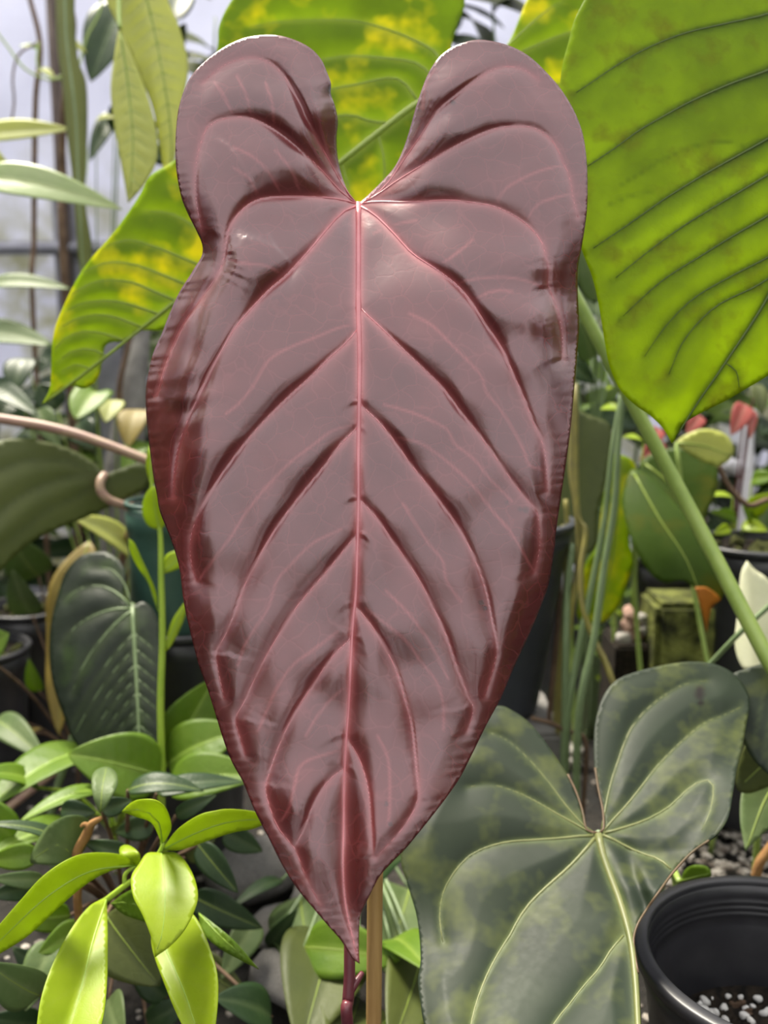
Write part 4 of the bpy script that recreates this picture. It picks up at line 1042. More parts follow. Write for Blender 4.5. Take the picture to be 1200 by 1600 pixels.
# dark glossy shrub between
d1 = P(200, 1420, 0.80)
small_plant('dark_leaf_shrub', 'shrub with narrow dark green arching leaves behind the lime shrub', (d1.x, d1.y, 0), [
    ((110, 1325, 0.68), (-30, 1288, 0.66), 26, M['dark'], dict(normal=U, arch=0.18, vmat=M['greenvein'])),
    ((200, 1235, 0.70), (318, 1236, 0.70), 44, M['dark'], dict(normal=U, arch=0.16, vmat=M['greenvein'])),
    ((245, 1240, 0.71), (380, 1222, 0.73), 42, M['dark'], dict(normal=U, arch=0.1)),
    ((275, 1275, 0.70), (338, 1242, 0.70), 26, M['dark'], dict(normal=Cn, arch=0.08)),
    ((160, 1268, 0.66), (205, 1250, 0.67), 30, M['dark'], dict(normal=Cn, arch=0.1)),
    ((95, 1265, 0.70), (150, 1270, 0.70), 34, M['dark'], dict(normal=Cn, arch=0.1)),
    ((205, 1335, 0.66), (130, 1315, 0.66), 30, M['dark'], dict(normal=Cn, arch=0.15)),
    ((310, 1320, 0.70), (372, 1395, 0.69), 42, M['dark'], dict(normal=Cn, arch=0.05, vmat=M['greenvein'])),
    ((60, 1385, 0.68), (-20, 1400, 0.66), 34, M['dark'], dict(normal=Cn, arch=0.1)),
    ((70, 1375, 0.67), (-15, 1372, 0.66), 26, M['greygreen'], dict(normal=Cn, arch=0.15)),
    ((60, 1335, 0.68), (-20, 1345, 0.68), 40, M['mid'], dict(normal=Cn, arch=0.1)),
    ((62, 1555, 0.64), (-20, 1505, 0.62), 74, M['greygreen'], dict(normal=Cn, arch=0.1, vmat=M['greenvein'])),
    ((165, 1430, 0.68), (250, 1540, 0.66), 110, M['olive'], dict(normal=Cn, arch=0.05, vmat=M['greenvein'])),
    ((425, 1590, 0.70), (335, 1560, 0.68), 80, M['dark'], dict(normal=U, arch=0.1)),
    ((85, 1470, 0.69), (40, 1580, 0.66), 60, M['greygreen'], dict(normal=Cn, arch=0.1)),
    ((170, 1560, 0.70), (195, 1630, 0.66), 60, M['greygreen'], dict(normal=Cn, arch=0.1)),
    ((130, 1450, 0.70), (60, 1490, 0.68), 46, M['mid'], dict(normal=Cn, arch=0.1)),
    ((340, 1400, 0.78), (330, 1470, 0.76), 44, M['greygreen'], dict(normal=Cn, arch=0.1)),
    ((400, 1440, 0.78), (345, 1530, 0.74), 50, M['greygreen'], dict(normal=Cn, arch=0.1)),
    ((260, 1560, 0.72), (200, 1500, 0.72), 44, M['dark'], dict(normal=Cn, arch=0.1)),
    ((110, 1430, 0.72), (20, 1440, 0.70), 44, M['mid'], dict(normal=Cn, arch=0.1, vmat=M['limevein'])),
    ((60, 1600, 0.68), (-20, 1590, 0.66), 50, M['dark'], dict(normal=Cn, arch=0.1)),
    ((100, 1540, 0.71), (20, 1480, 0.70), 50, M['dark'], dict(normal=Cn, arch=0.1)),
    ((230, 1600, 0.72), (300, 1560, 0.72), 44, M['dark'], dict(normal=Cn, arch=0.1)),
    ((300, 1500, 0.76), (390, 1560, 0.74), 60, M['olive'], dict(normal=Cn, arch=0.1, vmat=M['greenvein'])),
    ((300, 1400, 0.76), (410, 1450, 0.76), 50, M['dark'], dict(normal=Cn, arch=0.1, vmat=M['greenvein'])),
    ((350, 1300, 0.76), (410, 1330, 0.76), 40, M['dark'], dict(normal=Cn, arch=0.1)),
    ((20, 1310, 0.74), (-40, 1240, 0.74), 60, M['mid'], dict(normal=Cn, arch=0.1)),
    ((240, 1290, 0.74), (180, 1300, 0.74), 40, M['dark'], dict(normal=Cn, arch=0.1)),
    ((290, 1340, 0.76), (340, 1300, 0.76), 40, M['olive'], dict(normal=Cn, arch=0.1)),
], M['bark'])
# broad bright leaves at mid height on the left
d2 = P(180, 1330, 0.95)
small_plant('broad_green_plant', 'plant with broad bright green leaves at the foot of the climbing shoot', (d2.x, d2.y, 0), [
    ((250, 1212, 0.785), (106, 1178, 0.765), 105, M['mid'], dict(normal=(-0.2, -0.75, 0.65), arch=0.12, vmat=M['limevein'], nl=22, nw=12)),
    ((145, 1172, 0.84), (-30, 1270, 0.76), 95, M['mid'], dict(normal=(-0.3, -0.5, 0.8), arch=0.12, vmat=M['limevein'], nl=22, nw=12)),
    ((160, 1235, 0.78), (30, 1285, 0.74), 40, M['mid'], dict(normal=(-0.3, -0.4, 0.8), arch=0.12, vmat=M['limevein'])),
    ((258, 1195, 0.84), (335, 1060, 0.86), 92, M['mid'], dict(normal=(0.4, -0.8, 0.4), arch=0.05, vmat=M['limevein'], nl=22, nw=12)),
    ((262, 1195, 0.82), (385, 1140, 0.82), 92, M['mid'], dict(normal=(0.1, -0.6, 0.8), arch=0.14, vmat=M['limevein'], nl=22, nw=12)),
    ((265, 1225, 0.78), (410, 1212, 0.77), 80, M['mid'], dict(normal=(0.1, -0.6, 0.8), arch=0.12, vmat=M['limevein'], nl=22, nw=12)),
    ((215, 1260, 0.80), (110, 1240, 0.74), 40, M['mid'], dict(normal=(-0.2, -0.5, 0.8), arch=0.15, vmat=M['limevein'])),
    ((60, 1230, 0.80), (-40, 1210, 0.76), 50, M['mid'], dict(normal=(-0.2, -0.5, 0.8), arch=0.15, vmat=M['limevein'])),
    ((120, 1290, 0.78), (-20, 1340, 0.72), 60, M['mid'], dict(normal=(-0.2, -0.5, 0.8), arch=0.12, vmat=M['limevein'])),
], M['stemlime'])
# shaded leaves under the tip of the maroon leaf
d3 = P(560, 1480, 0.95)
small_plant('understorey_plant', 'low plant with overlapping dull olive green leaves behind the bamboo stake', (d3.x, d3.y, 0), [
    ((470, 1400, 0.86), (500, 1560, 0.74), 110, M['greygreen'], dict(normal=Cn, arch=0.1, vmat=M['greenvein'], prof='ovate')),
    ((520, 1460, 0.80), (470, 1640, 0.68), 150, M['olive'], dict(normal=Cn, arch=0.1, vmat=M['greenvein'])),
    ((475, 1480, 0.76), (625, 1500, 0.74), 90, M['mid'], dict(normal=(0, -0.7, 0.7), arch=0.12, vmat=M['greenvein'])),
    ((640, 1390, 0.86), (600, 1520, 0.78), 110, M['greygreen'], dict(normal=Cn, arch=0.08, vmat=M['greenvein'])),
    ((655, 1500, 0.78), (610, 1640, 0.66), 110, M['olive'], dict(normal=Cn, arch=0.08, vmat=M['greenvein'])),
    ((610, 1470, 0.78), (672, 1520, 0.70), 70, M['mid'], dict(normal=U, arch=0.12, vmat=M['greenvein'])),
    ((560, 1560, 0.76), (520, 1680, 0.66), 120, M['olive'], dict(normal=Cn, arch=0.08, vmat=M['greenvein'])),
    ((585, 1390, 0.82), (640, 1330, 0.80), 40, M['dark'], dict(normal=U, arch=0.12)),
    ((440, 1375, 0.84), (360, 1420, 0.80), 26, M['dark'], dict(normal=U, arch=0.12)),
    ((420, 1480, 0.80), (465, 1420, 0.78), 30, M['dark'], dict(normal=Cn, arch=0.1)),
    ((400, 1560, 0.78), (430, 1500, 0.78), 40, M['greygreen'], dict(normal=Cn, arch=0.1)),
    ((660, 1560, 0.74), (600, 1600, 0.70), 60, M['mid'], dict(normal=Cn, arch=0.1)),
], M['stemgrey'])

# ------------------------------------------------------------------ shrubs along the wall
def bush(label, base, height, spread, n_stem, n_leaf, llen, mats, seed, prof='ovate', ratio=0.45, stem_mat=None, group=None, name='wall_shrub', cat='plant', vm=None, lean=(0, 0)):
    r = random.Random(seed)
    t = thing(name, label, cat, base, group)
    b = Vector(base)
    for s in range(n_stem):
        a = 2 * math.pi * s / n_stem + r.uniform(-0.5, 0.5)
        h = height * r.uniform(0.55, 1.0)
        top = b + Vector((spread * math.cos(a) * r.uniform(0.4, 1) + lean[0], spread * math.sin(a) * r.uniform(0.3, 0.8) + lean[1], h))
        m1 = b.lerp(top, 0.5) + Vector((r.uniform(-0.02, 0.02), r.uniform(-0.02, 0.02), h * 0.08))
        pts = cr3([tuple(b + Vector((0.012 * math.cos(a), 0.012 * math.sin(a), -0.01))), tuple(m1), tuple(top)], 8)
        tube('stem', pts, [0.0035, 0.0025, 0.0014], stem_mat or M['stemgrey'], t, 6, 1)
        for k in range(n_leaf):
            f = 0.25 + 0.75 * (k + 0.6) / n_leaf
            q = Vector(pts[min(len(pts) - 1, int(f * (len(pts) - 1)))].tolist())
            az = a + k * 2.4 + r.uniform(-0.4, 0.4)
            el = r.uniform(-0.5, 0.5)
            L = llen * r.uniform(0.7, 1.2)
            dv = Vector((math.cos(az) * math.cos(el), math.sin(az) * math.cos(el) * 0.8 - 0.25, math.sin(el)))
            tip = q + dv.normalized() * L
            if tip.z < 0.02: tip.z = 0.02
            if tip.y > WY - 0.06: tip.y = WY - 0.06
            blade(t, q, tip, L * ratio * r.uniform(0.85, 1.2), mats[r.randrange(len(mats))], normal=(r.uniform(-0.3, 0.3), -0.55, 0.75), arch=r.uniform(0.05, 0.18), prof=prof, nl=10, nw=6, nv=5)
    return t
WSH = 'leafy dark green shrub growing along the greenhouse wall'; GSH = 'dark shrubs along the wall'
DK = [M['dark'], M['dark'], M['olive'], M['mid'], M['greygreen']]
for i, (px, d, h, sp_) in enumerate([(-420, 1.60, 0.55, 0.18), (-210, 1.58, 0.60, 0.18), (-10, 1.62, 0.50, 0.17), (190, 1.70, 0.58, 0.17), (400, 1.70, 0.66, 0.16), (620, 1.66, 0.74, 0.18), (790, 1.72, 0.80, 0.17), (960, 1.60, 0.66, 0.17), (1130, 1.68, 0.52, 0.17), (1290, 1.55, 0.60, 0.16), (1500, 1.55, 0.60, 0.17)]):
    q = P(px, 900, d)
    bush(WSH, (q.x, q.y, 0), h, sp_, 7, 7, 0.12, DK, 20 + i, group=GSH)
q = P(770, 500, 1.55)
bush('taller dark leafy shrub whose crown shows between the lobes of the backlit leaf', (q.x, q.y, 0), 1.14, 0.15, 9, 15, 0.13, [M['dark'], M['dark'], M['olive']], 77)
q = P(330, 500, 1.60)
bush('taller dark leafy shrub whose crown shows beside the pale strap leaves', (q.x, q.y, 0), 1.12, 0.09, 7, 15, 0.11, [M['dark'], M['dark'], M['olive']], 78)

# ------------------------------------------------------------------ upper left: hanging strap leaves
M['oliveg'] = leaf_mat('olive_strap_leaf', (0.10, 0.12, 0.03), (0.15, 0.17, 0.045), vein=(0.22, 0.25, 0.08), trans=(0.26, 0.28, 0.05), tw=0.35, rough=0.45, spec=0.25)
hs = P(430, 900, 1.45)
ss = thing('strap_leaf_plant', 'climbing plant with long hanging pale yellow-green strap leaves', 'plant', (hs.x, hs.y, 0))
tube('stem', [(hs.x, hs.y, -0.01), W(440, 500, 1.40), W(430, 100, 1.30), W(380, -110, 1.15), W(280, -170, 1.02), W(200, -120, 0.97)], [0.006, 0.006, 0.005, 0.004], M['stemgrey'], ss, 8)
S2 = [(160, -80), (163, -30), (168, 5), (190, 52), (215, 110), (238, 168), (250, 230), (256, 275), (262, 300, 1), (273, 250), (286, 160), (294, 103), (281, 45), (262, 0), (250, -40), (240, -90)]
S1 = [(186, 40, 1), (176, 105), (173, 145), (179, 200), (188, 250), (200, 317, 1), (222, 292), (240, 262), (246, 235), (243, 200), (235, 165), (220, 122), (202, 78)]
S2V = auto_veins([(215, -80), (236, 20), (255, 120), (268, 220), (263, 296)], catmull(S2, 8, True), 15, 62, 0.2, 0.02, 0.9)
S1V = auto_veins([(188, 50), (200, 130), (208, 220), (203, 310)], catmull(S1, 8, True), 11, 55, 0.2, 0.05, 0.9)
outline_leaf(ss, S2, axis_depth((215, -80), (262, 300), 0.98, 0.96, fold=0.25), M['paleg'], M['greenvein'], S2V, [(205, -80), (232, 10), (255, 120), (268, 220), (263, 296)], (4, 2), step=5, H=0.004, lam=9, halo=3)
outline_leaf(ss, S1, axis_depth((188, 50), (200, 317), 0.955, 0.93, cross=-0.6, fold=0.2), M['paleg'], M['greenvein'], S1V, [(188, 50), (200, 130), (208, 220), (203, 310)], (4, 2), step=5, H=0.003, lam=9, halo=3)
S3 = [(88, -60), (87, 10), (90, 80), (97, 130), (103, 200), (112, 270), (117, 330), (122, 400), (130, 460, 1), (145, 400), (134, 320), (134, 260), (137, 200), (135, 130), (122, 90), (117, 20), (116, -60)]
outline_leaf(ss, S3, axis_depth((102, -60), (130, 460), 1.18, 1.12, fold=0.5), M['oliveg'], M['stemgrey'], [], [(101, -60), (104, 60), (118, 180), (123, 300), (131, 450)], (4, 2), step=7)
tube('petiole', [W(200, -120, 0.97), W(150, -140, 1.05), W(101, -60, 1.178)], [0.004, 0.003], M['stemgreen'], ss, 8)
tube('petiole', [W(200, -120, 0.97), W(190, -60, 0.975), W(186, 0, 0.965), W(187, 45, 0.955)], [0.003, 0.002], M['stemgreen'], ss, 8)
tube('petiole', [W(200, -120, 0.97), W(205, -100, 0.978), W(207, -75, 0.98)], [0.003, 0.002], M['stemgreen'], ss, 8)

# thin bare vines and tendrils in front of the wall
def vine_up(label, pts, r, mat, name='bare_vine', leaves=()):
    q = P(*pts[0]); t = thing(name, label, 'vine', (q.x, q.y, 0))
    tube('stem', [(q.x, q.y, -0.01)] + [tuple(W(*p_)) for p_ in pts], r, mat, t, 8)
    for lf in leaves: pblade(t, *lf[:4], **(lf[4] if len(lf) > 4 else {}))
    return t
vine_up('thin brown bare vine hanging straight down before the plastic wall', [(52, 500, 1.45), (53, 380, 1.45), (54, 250, 1.45), (56, 150, 1.44), (63, 70, 1.44), (45, -10, 1.44), (40, -60, 1.44)], [0.004, 0.004, 0.0045, 0.004, 0.003], M['bark'], leaves=[
    ((62, 78, 1.43), (30, 72, 1.42), 16, M['mid']), ((60, 110, 1.43), (85, 120, 1.42), 18, M['paleg'])])
tv = vine_up('thin curling green tendril looping before the plastic wall', [(140, 420, 1.36), (128, 330, 1.36), (135, 240, 1.36), (120, 118, 1.36), (80, 125, 1.36), (40, 108, 1.36), (10, 70, 1.36), (-20, 30, 1.36)], [0.002, 0.0018, 0.0016, 0.0014], M['stemgreen'], leaves=[
    ((105, 65, 1.34), (135, 82, 1.33), 14, M['paleg'], dict(normal=Cn)), ((118, 120, 1.35), (120, 158, 1.34), 12, M['paleg'], dict(normal=Cn))])
tube('tendril', [W(120, 118, 1.36), W(108, 80, 1.35), W(95, 35, 1.35), W(90, -20, 1.35)], 0.0018, M['stemgreen'], tv, 6)
tube('tendril', [W(120, 118, 1.36), W(135, 60, 1.36), W(155, 20, 1.36), W(160, -20, 1.36)], 0.0016, M['stemgreen'], tv, 6)
tube('tendril', [W(60, 66, 1.36), W(30, 85, 1.36), W(20, 120, 1.36), (W(22, 160, 1.36)), W(16, 200, 1.36)], 0.0016, M['bark'], tv, 6)
tube('tendril', [W(120, 118, 1.36), W(90, 123, 1.36), W(60, 105, 1.355), W(60, 66, 1.36)], 0.0014, M['stemgreen'], tv, 6)
vine_up('brown woody stem climbing beside the olive strap leaf', [(100, 420, 1.30), (97, 300, 1.30), (98, 200, 1.28), (108, 95, 1.24), (113, 30, 1.22), (95, -20, 1.22)], [0.0055, 0.005, 0.005, 0.0045], M['bark'])
gl = P(150, 900, 1.5)
small_plant('glossy_climber', 'climber with dark glossy leaves behind the pale strap leaves', (gl.x, gl.y, 0), [
    ((195, 5, 1.40), (142, 128, 1.36), 84, M['dark'], dict(normal=(-0.15, -0.97, -0.1), arch=0.05, vmat=M['stemgrey'])),
    ((180, 175, 1.42), (140, 252, 1.38), 34, M['dark'], dict(normal=(-0.15, -0.97, -0.1), arch=0.06)),
    ((185, 205, 1.42), (172, 165, 1.38), 24, M['dark'], dict(normal=Cn)),
    ((150, 190, 1.40), (185, 185, 1.36), 10, M['paleg'], dict(normal=Cn)),
], M['stemgrey'], stem_r=0.0016)
# pale leaves reaching in from the left
M['palelight'] = leaf_mat('pale_glossy_leaf', (0.30, 0.40, 0.16), (0.42, 0.50, 0.26), vein=(0.5, 0.56, 0.3), trans=(0.5, 0.6, 0.2), tw=0.4, rough=0.35, spec=0.5)
pl = P(-130, 900, 1.25)
small_plant('pale_leaf_plant', 'plant with pale glossy light green leaves reaching across the plastic wall', (pl.x, pl.y, 0), [
    ((-60, 282, 1.06), (192, 328, 1.04), 62, M['palelight'], dict(normal=(0.1, -0.85, 0.5), arch=0.12, prof='lance', nl=22, nw=12, vmat=M['greenvein'])),
    ((-50, 215, 1.20), (112, 202, 1.20), 42, M['paleg'], dict(normal=(0.1, -0.85, 0.5), arch=0.05, prof='lance')),
    ((-40, 452, 1.20), (112, 452, 1.18), 40, M['greygreen'], dict(normal=(0, -0.6, 0.8), arch=0.10, prof='lance')),
    ((-60, 530, 1.20), (82, 540, 1.14), 70, M['greygreen'], dict(normal=(0, -0.6, 0.8), arch=0.10)),
    ((-40, 240, 1.20), (15, 262, 1.18), 40, M['paleg'], dict(normal=Cn)),
    ((-30, 600, 1.16), (60, 650, 1.10), 46, M['dark'], dict(normal=(0, -0.6, 0.8), arch=0.10)),
], M['stemgreen'])
# heart leaves low behind the vine
hp = P(180, 900, 1.30)
small_plant('small_heart_plant', 'plant with small pale heart leaves behind the vine stem', (hp.x, hp.y, 0), [
    ((150, 612, 1.12), (118, 655, 1.08), 62, M['mid'], dict(normal=Cn, prof='heart', arch=0.05, vmat=M['greenvein'])),
    ((180, 625, 1.15), (165, 660, 1.12), 40, M['paleg'], dict(normal=Cn, arch=0.05)),
    ((60, 640, 1.12), (95, 700, 1.10), 40, M['greygreen'], dict(normal=Cn)),
    ((215, 640, 1.18), (200, 700, 1.14), 50, M['yellow'], dict(normal=Cn)),
    ((225, 690, 1.16), (190, 740, 1.12), 40, M['mid'], dict(normal=Cn)),
    ((30, 620, 1.2), (-10, 665, 1.16), 50, M['dark'], dict(normal=Cn)),
    ((90, 640, 1.2), (60, 600, 1.2), 50, M['dark'], dict(normal=Cn)),
    ((120, 665, 1.14), (150, 700, 1.12), 50, M['dark'], dict(normal=Cn)),
    ((40, 560, 1.3), (20, 620, 1.26), 50, M['dark'], dict(normal=Cn)),
], M['stemgreen'], stem_r=0.0016)
# weathered wooden post and an old trunk behind the tip of the backlit leaf
wp = P(182, 700, 1.45)
pw = box('wooden_post', (wp.x - 0.020, wp.y - 0.015, -0.01), (wp.x + 0.018, wp.y + 0.02, P(182, 415, 1.45).z), M['post']); tag(pw, 'short pale grey timber post behind the tip of the backlit leaf', 'post')
tp = P(198, 760, 1.36)
tr_ = thing('old_trunk', 'dull grey-green leaning trunk beside the pale post', 'trunk', (tp.x - 0.02, tp.y, 0))
tube('trunk', [(tp.x - 0.02, tp.y, -0.01), W(190, 800, 1.36), W(200, 680, 1.36), W(213, 590, 1.36), W(225, 500, 1.38)], [0.030, 0.028, 0.024, 0.016, 0.010], M['stone'], tr_, 14)
tube('branch', [W(200, 690, 1.36), W(186, 620, 1.33), W(198, 550, 1.33), W(212, 500, 1.33)], [0.006, 0.004, 0.003], M['bark'], tr_, 8)
# pale and yellowing leaves above the velvet leaf
yl = P(120, 1180, 1.12)
small_plant('yellowing_plant', 'plant with one long yellowed drooping leaf and a pale leaf behind the quilted dark leaf', (yl.x, yl.y, 0), [
    ((140, 845, 1.05), (92, 1150, 0.99), 82, M['yellow'], dict(normal=(-0.3, -0.9, 0.2), arch=0.08, prof='lance', wave=0.25, nl=24, nw=10, vmat=M['greenvein'])),
    ((210, 868, 1.06), (112, 808, 1.00), 66, M['paleg'], dict(normal=(-0.1, -0.6, 0.8), arch=0.10, vmat=M['greenvein'])),
    ((60, 900, 1.10), (10, 830, 1.05), 70, M['greygreen'], dict(normal=Cn, vmat=M['greenvein'])),
    ((50, 960, 1.10), (20, 890, 1.06), 50, M['greygreen'], dict(normal=Cn)),
    ((-30, 1020, 0.92), (14, 990, 0.92), 60, M['mid'], dict(normal=Cn)),
    ((-10, 1125, 0.98), (72, 1190, 0.92), 50, M['greygreen'], dict(normal=(0, -0.5, 0.8), arch=0.12, vmat=M['greenvein'])),
    ((20, 1150, 0.98), (64, 1138, 0.96), 14, M['yellow'], dict(normal=Cn)),
    ((60, 1080, 1.05), (45, 1030, 1.03), 26, M['mid'], dict(normal=Cn)),
], M['bark'], stem_r=0.0018)
# black pots on the left
for k, (px, py, d, R_, lab) in enumerate([(45, 945, 1.18, 0.055, 'small black pot beside the yellowed drooping leaf'), (-40, 1010, 1.08, 0.06, 'small black pot in front of the pale leaved plant')]):
    c_ = P(px, py, d)
    pt_, mx_ = nursery_pot('nursery_pot', lab, 'pot', (c_.x, c_.y, 0), R_, c_.z, M['blackpot'], soil=c_.z - 0.012, rings=False)
    for j in range(14):
        a, r_ = rnd.uniform(0, 6.28), rnd.uniform(0, R_ * 0.75)
        drop('moss_tuft', MOSSM[j % 2], (c_.x + r_ * math.cos(a), c_.y + r_ * math.sin(a), c_.z - 0.008), (rnd.uniform(0.005, 0.011), rnd.uniform(0.005, 0.01), 0.006), mx_)

# ------------------------------------------------------------------ right: tall slate pot on a block, hanging roots, stems
tb = P(815, 1120, 0.97)
blk = box('concrete_block', (tb.x - 0.075, tb.y - 0.045, -0.006), (tb.x + 0.034, tb.y + 0.08, tb.z), M['stone'], None, 0.004); tag(blk, 'low grey concrete block under the tall slate pot', 'block')
tt = P(815, 805, 0.97)
nursery_pot('tall_pot', 'tall tapering slate grey pot half hidden by the maroon leaf', 'pot', (tb.x - 0.020, tb.y + 0.02, tb.z), 0.071, tt.z - tb.z, M['bluepot'], taper=0.52, rings=False, soil=tt.z - tb.z - 0.015)
def hang(label, pts, r, mat, name='aerial_root', cat='root', group=None):
    q = P(*pts[-1]); t = thing(name, label, cat, (q.x, q.y, 0), group)
    tube('strand', [tuple(W(*p_)) for p_ in pts] + [(q.x, q.y, q.z * 0.5), (q.x, q.y, -0.01)], r, mat, t, 8)
    return t
hang('yellow-olive hanging aerial root beside the flat dark leaf', [(896, 560, 0.93), (893, 690, 0.92), (893, 740, 0.915), (901, 790, 0.91), (905, 860, 0.91), (898, 920, 0.91), (892, 960, 0.91), (880, 1060, 0.92), (872, 1130, 0.93)], [0.002, 0.003, 0.003, 0.0025, 0.002], M['root'])
hang('twisted dark aerial root curving down past the slate pot to the velvet leaf', [(900, 600, 0.90), (902, 790, 0.895), (915, 830, 0.89), (908, 890, 0.885), (911, 950, 0.88), (930, 1003, 0.875), (946, 1035, 0.87), (960, 1072, 0.865), (985, 1130, 0.86)], [0.002, 0.0026, 0.003, 0.0028, 0.0032], M['root'])
for k, pp in enumerate([[(880, 820, 0.95), (884, 900, 0.95), (878, 1000, 0.95), (868, 1110, 0.95)], [(872, 840, 0.96), (874, 930, 0.96), (866, 1040, 0.96), (858, 1120, 0.96)], [(884, 780, 0.94), (889, 870, 0.94), (883, 980, 0.94), (878, 1090, 0.94)]]):
    hang('thin brownish aerial root hanging next to the slate pot', pp, [0.0022, 0.0026, 0.002], [M['root'], M['bark'], M['root']][k], group='thin roots by the slate pot')
vst = 'slim straight grey-green leaf stalk standing behind the velvet leaf'
for pp in ([(975, 600, 0.86), (966, 700, 0.86), (960, 790, 0.86), (942, 900, 0.86), (928, 1000, 0.86), (905, 1110, 0.86)], [(972, 610, 0.885), (957, 700, 0.88), (945, 810, 0.88), (928, 900, 0.88), (905, 1010, 0.88), (886, 1130, 0.88)]):
    hang(vst, pp, [0.0022, 0.003, 0.0034, 0.0036], M['stemgrey'], 'leaf_stalk', 'stalk', 'slim grey-green stalks')
hang('stout pale green stalk rising beside the white stones', [(893, 850, 0.93), (886, 940, 0.91), (884, 1060, 0.90), (884, 1130, 0.90)], [0.0028, 0.0036, 0.0044, 0.005], M['stemgrey'], 'leaf_stalk', 'stalk')
# leaves between the maroon and the velvet leaf
def one_leaf(name, label, out, base, tip, db, dt, mat, vm, mid, foot, mw=(4, 1.5), stem=None, stem_r=0.0022, nv=6, ang=50, cat='plant', **kw):
    f = P(*foot); t = thing(name, label, cat, (f.x, f.y, 0))
    bo = catmull(out, 8, True)
    v = auto_veins(mid, bo, nv, ang, 0.3, 0.08, 0.85) if nv else []
    dargs = {k: kw.pop(k) for k in ('cross', 'fold', 'arch') if k in kw}
    outline_leaf(t, out, axis_depth(base, tip, db, dt, **dargs), mat, vm, [], mid, mw, step=7, minor=[q[0] for q in v], vw=3, H=0.002, lam=14, **kw)
    q = Vector(W(base[0], base[1], db).tolist())
    tube('petiole', [tuple(q), tuple(q.lerp(f, 0.5) + Vector((0, 0.02, 0.01))), tuple(f), (f.x, f.y, -0.01)], [stem_r, stem_r * 1.3], stem or M['stemgreen'], t, 8)
    return t
one_leaf('olive_leaf_plant', 'plant with one flat dark olive leaf beside the yellow aerial root', [(893, 640), (925, 650), (953, 663), (955, 700), (947, 750), (935, 800), (932, 850), (917, 867), (895, 882), (870, 860), (865, 760), (875, 680)], (890, 640), (905, 880), 0.99, 0.96, M['olive'], None, [(905, 650), (900, 760), (905, 870)], (900, 1200, 1.02))
one_leaf('glowing_leaf_plant', 'plant with one drooping sunlit green leaf behind the slim stalks', [(957, 707, 1), (987, 718), (998, 750), (995, 800), (983, 843), (990, 877), (980, 913), (967, 947), (940, 973), (903, 967), (913, 887), (933, 850), (940, 793), (950, 740)], (965, 707), (930, 972), 1.00, 0.97, M['backlit'], M['greenvein'], [(968, 712), (965, 790), (955, 880), (935, 968)], (965, 1180, 1.04), fold=0.2)
one_leaf('scorched_leaf_plant', 'plant with a drooping dark green leaf scorched orange at its tip', [(985, 735), (1010, 740), (1040, 770), (1073, 808), (1097, 840), (1120, 877), (1134, 910), (1127, 937), (1110, 950), (1103, 968, 1), (1090, 925), (1067, 907), (1040, 910), (1017, 897), (997, 867), (980, 823), (972, 780)], (990, 738), (1103, 966), 0.96, 0.90, M['deepgreen'], M['greenvein'], [(992, 742), (1030, 810), (1075, 880), (1103, 960)], (1010, 1180, 1.0), fold=0.15, arch=0.02)
sc = bpy.data.objects['scorched_leaf_plant']
outline_leaf(sc, [(1086, 917, 1), (1105, 918), (1126, 936), (1112, 950), (1104, 990, 1), (1098, 960)], axis_depth((990, 738), (1103, 966), 0.956, 0.894, fold=0.15, arch=0.02), leaf_mat('scorched_tip', (0.55, 0.24, 0.02), (0.42, 0.14, 0.02), trans=(0.75, 0.35, 0.03), tw=0.45), None, (), None, step=5, name='leaf_tip', sub=False, label='scorched orange leaf tip')
one_leaf('folded_leaf_plant', 'plant with a folded olive green leaf under the crinkled leaf', [(1000, 725), (1030, 705), (1070, 700), (1110, 715), (1122, 745), (1110, 790), (1085, 830), (1050, 800), (1015, 770)], (1010, 725), (1090, 825), 1.05, 1.0, M['deepgreen'], M['greenvein'], [(1008, 725), (1050, 760), (1088, 822)], (985, 1150, 1.12), fold=-0.3)
one_leaf('crinkled_leaf_plant', 'plant with a crinkled pale green leaf under the tip of the broad green leaf', [(1053, 693, 1), (1070, 680), (1100, 670), (1133, 678), (1147, 700), (1140, 718), (1122, 730, 1), (1100, 722), (1075, 708)], (1057, 692), (1143, 712), 0.98, 0.96, M['paleg'], M['greenvein'], [(1056, 692), (1100, 697), (1140, 712)], (1122, 1150, 0.96), nv=6)
cr_ = bpy.data.objects['crinkled_leaf_plant']
one_leaf('spathe_flower', 'cream white pointed spathe standing behind the green stalk', [(1167, 876, 1), (1157, 897), (1153, 950), (1148, 1007), (1160, 1043), (1180, 1048), (1205, 1035), (1222, 990), (1218, 940), (1200, 905), (1180, 890)], (1180, 1047), (1167, 876), 0.80, 0.84, M['cream'], None, [(1180, 1045), (1178, 960), (1168, 880)], (1190, 1200, 0.82), nv=0, cat='flower', fold=0.35)
hang('thin dark green stalk slanting across the cream spathe', [(1215, 935, 0.77), (1160, 985, 0.78), (1112, 1035, 0.80), (1080, 1070, 0.82), (1050, 1110, 0.84)], 0.0022, M['stemgrey'], 'leaf_stalk', 'stalk')
one_leaf('second_velvet_anthurium', 'anthurium with a smooth grey-green leaf edge showing behind the velvet leaf', [(1140, 1060), (1165, 1045), (1200, 1036), (1260, 1040), (1300, 1100), (1290, 1180), (1240, 1230), (1190, 1200), (1163, 1162), (1150, 1110)], (1200, 1040), (1270, 1220), 0.70, 0.66, M['velvet'], M['velvetvein'], [(1200, 1042), (1240, 1120), (1268, 1215)], (1230, 1400, 0.74))
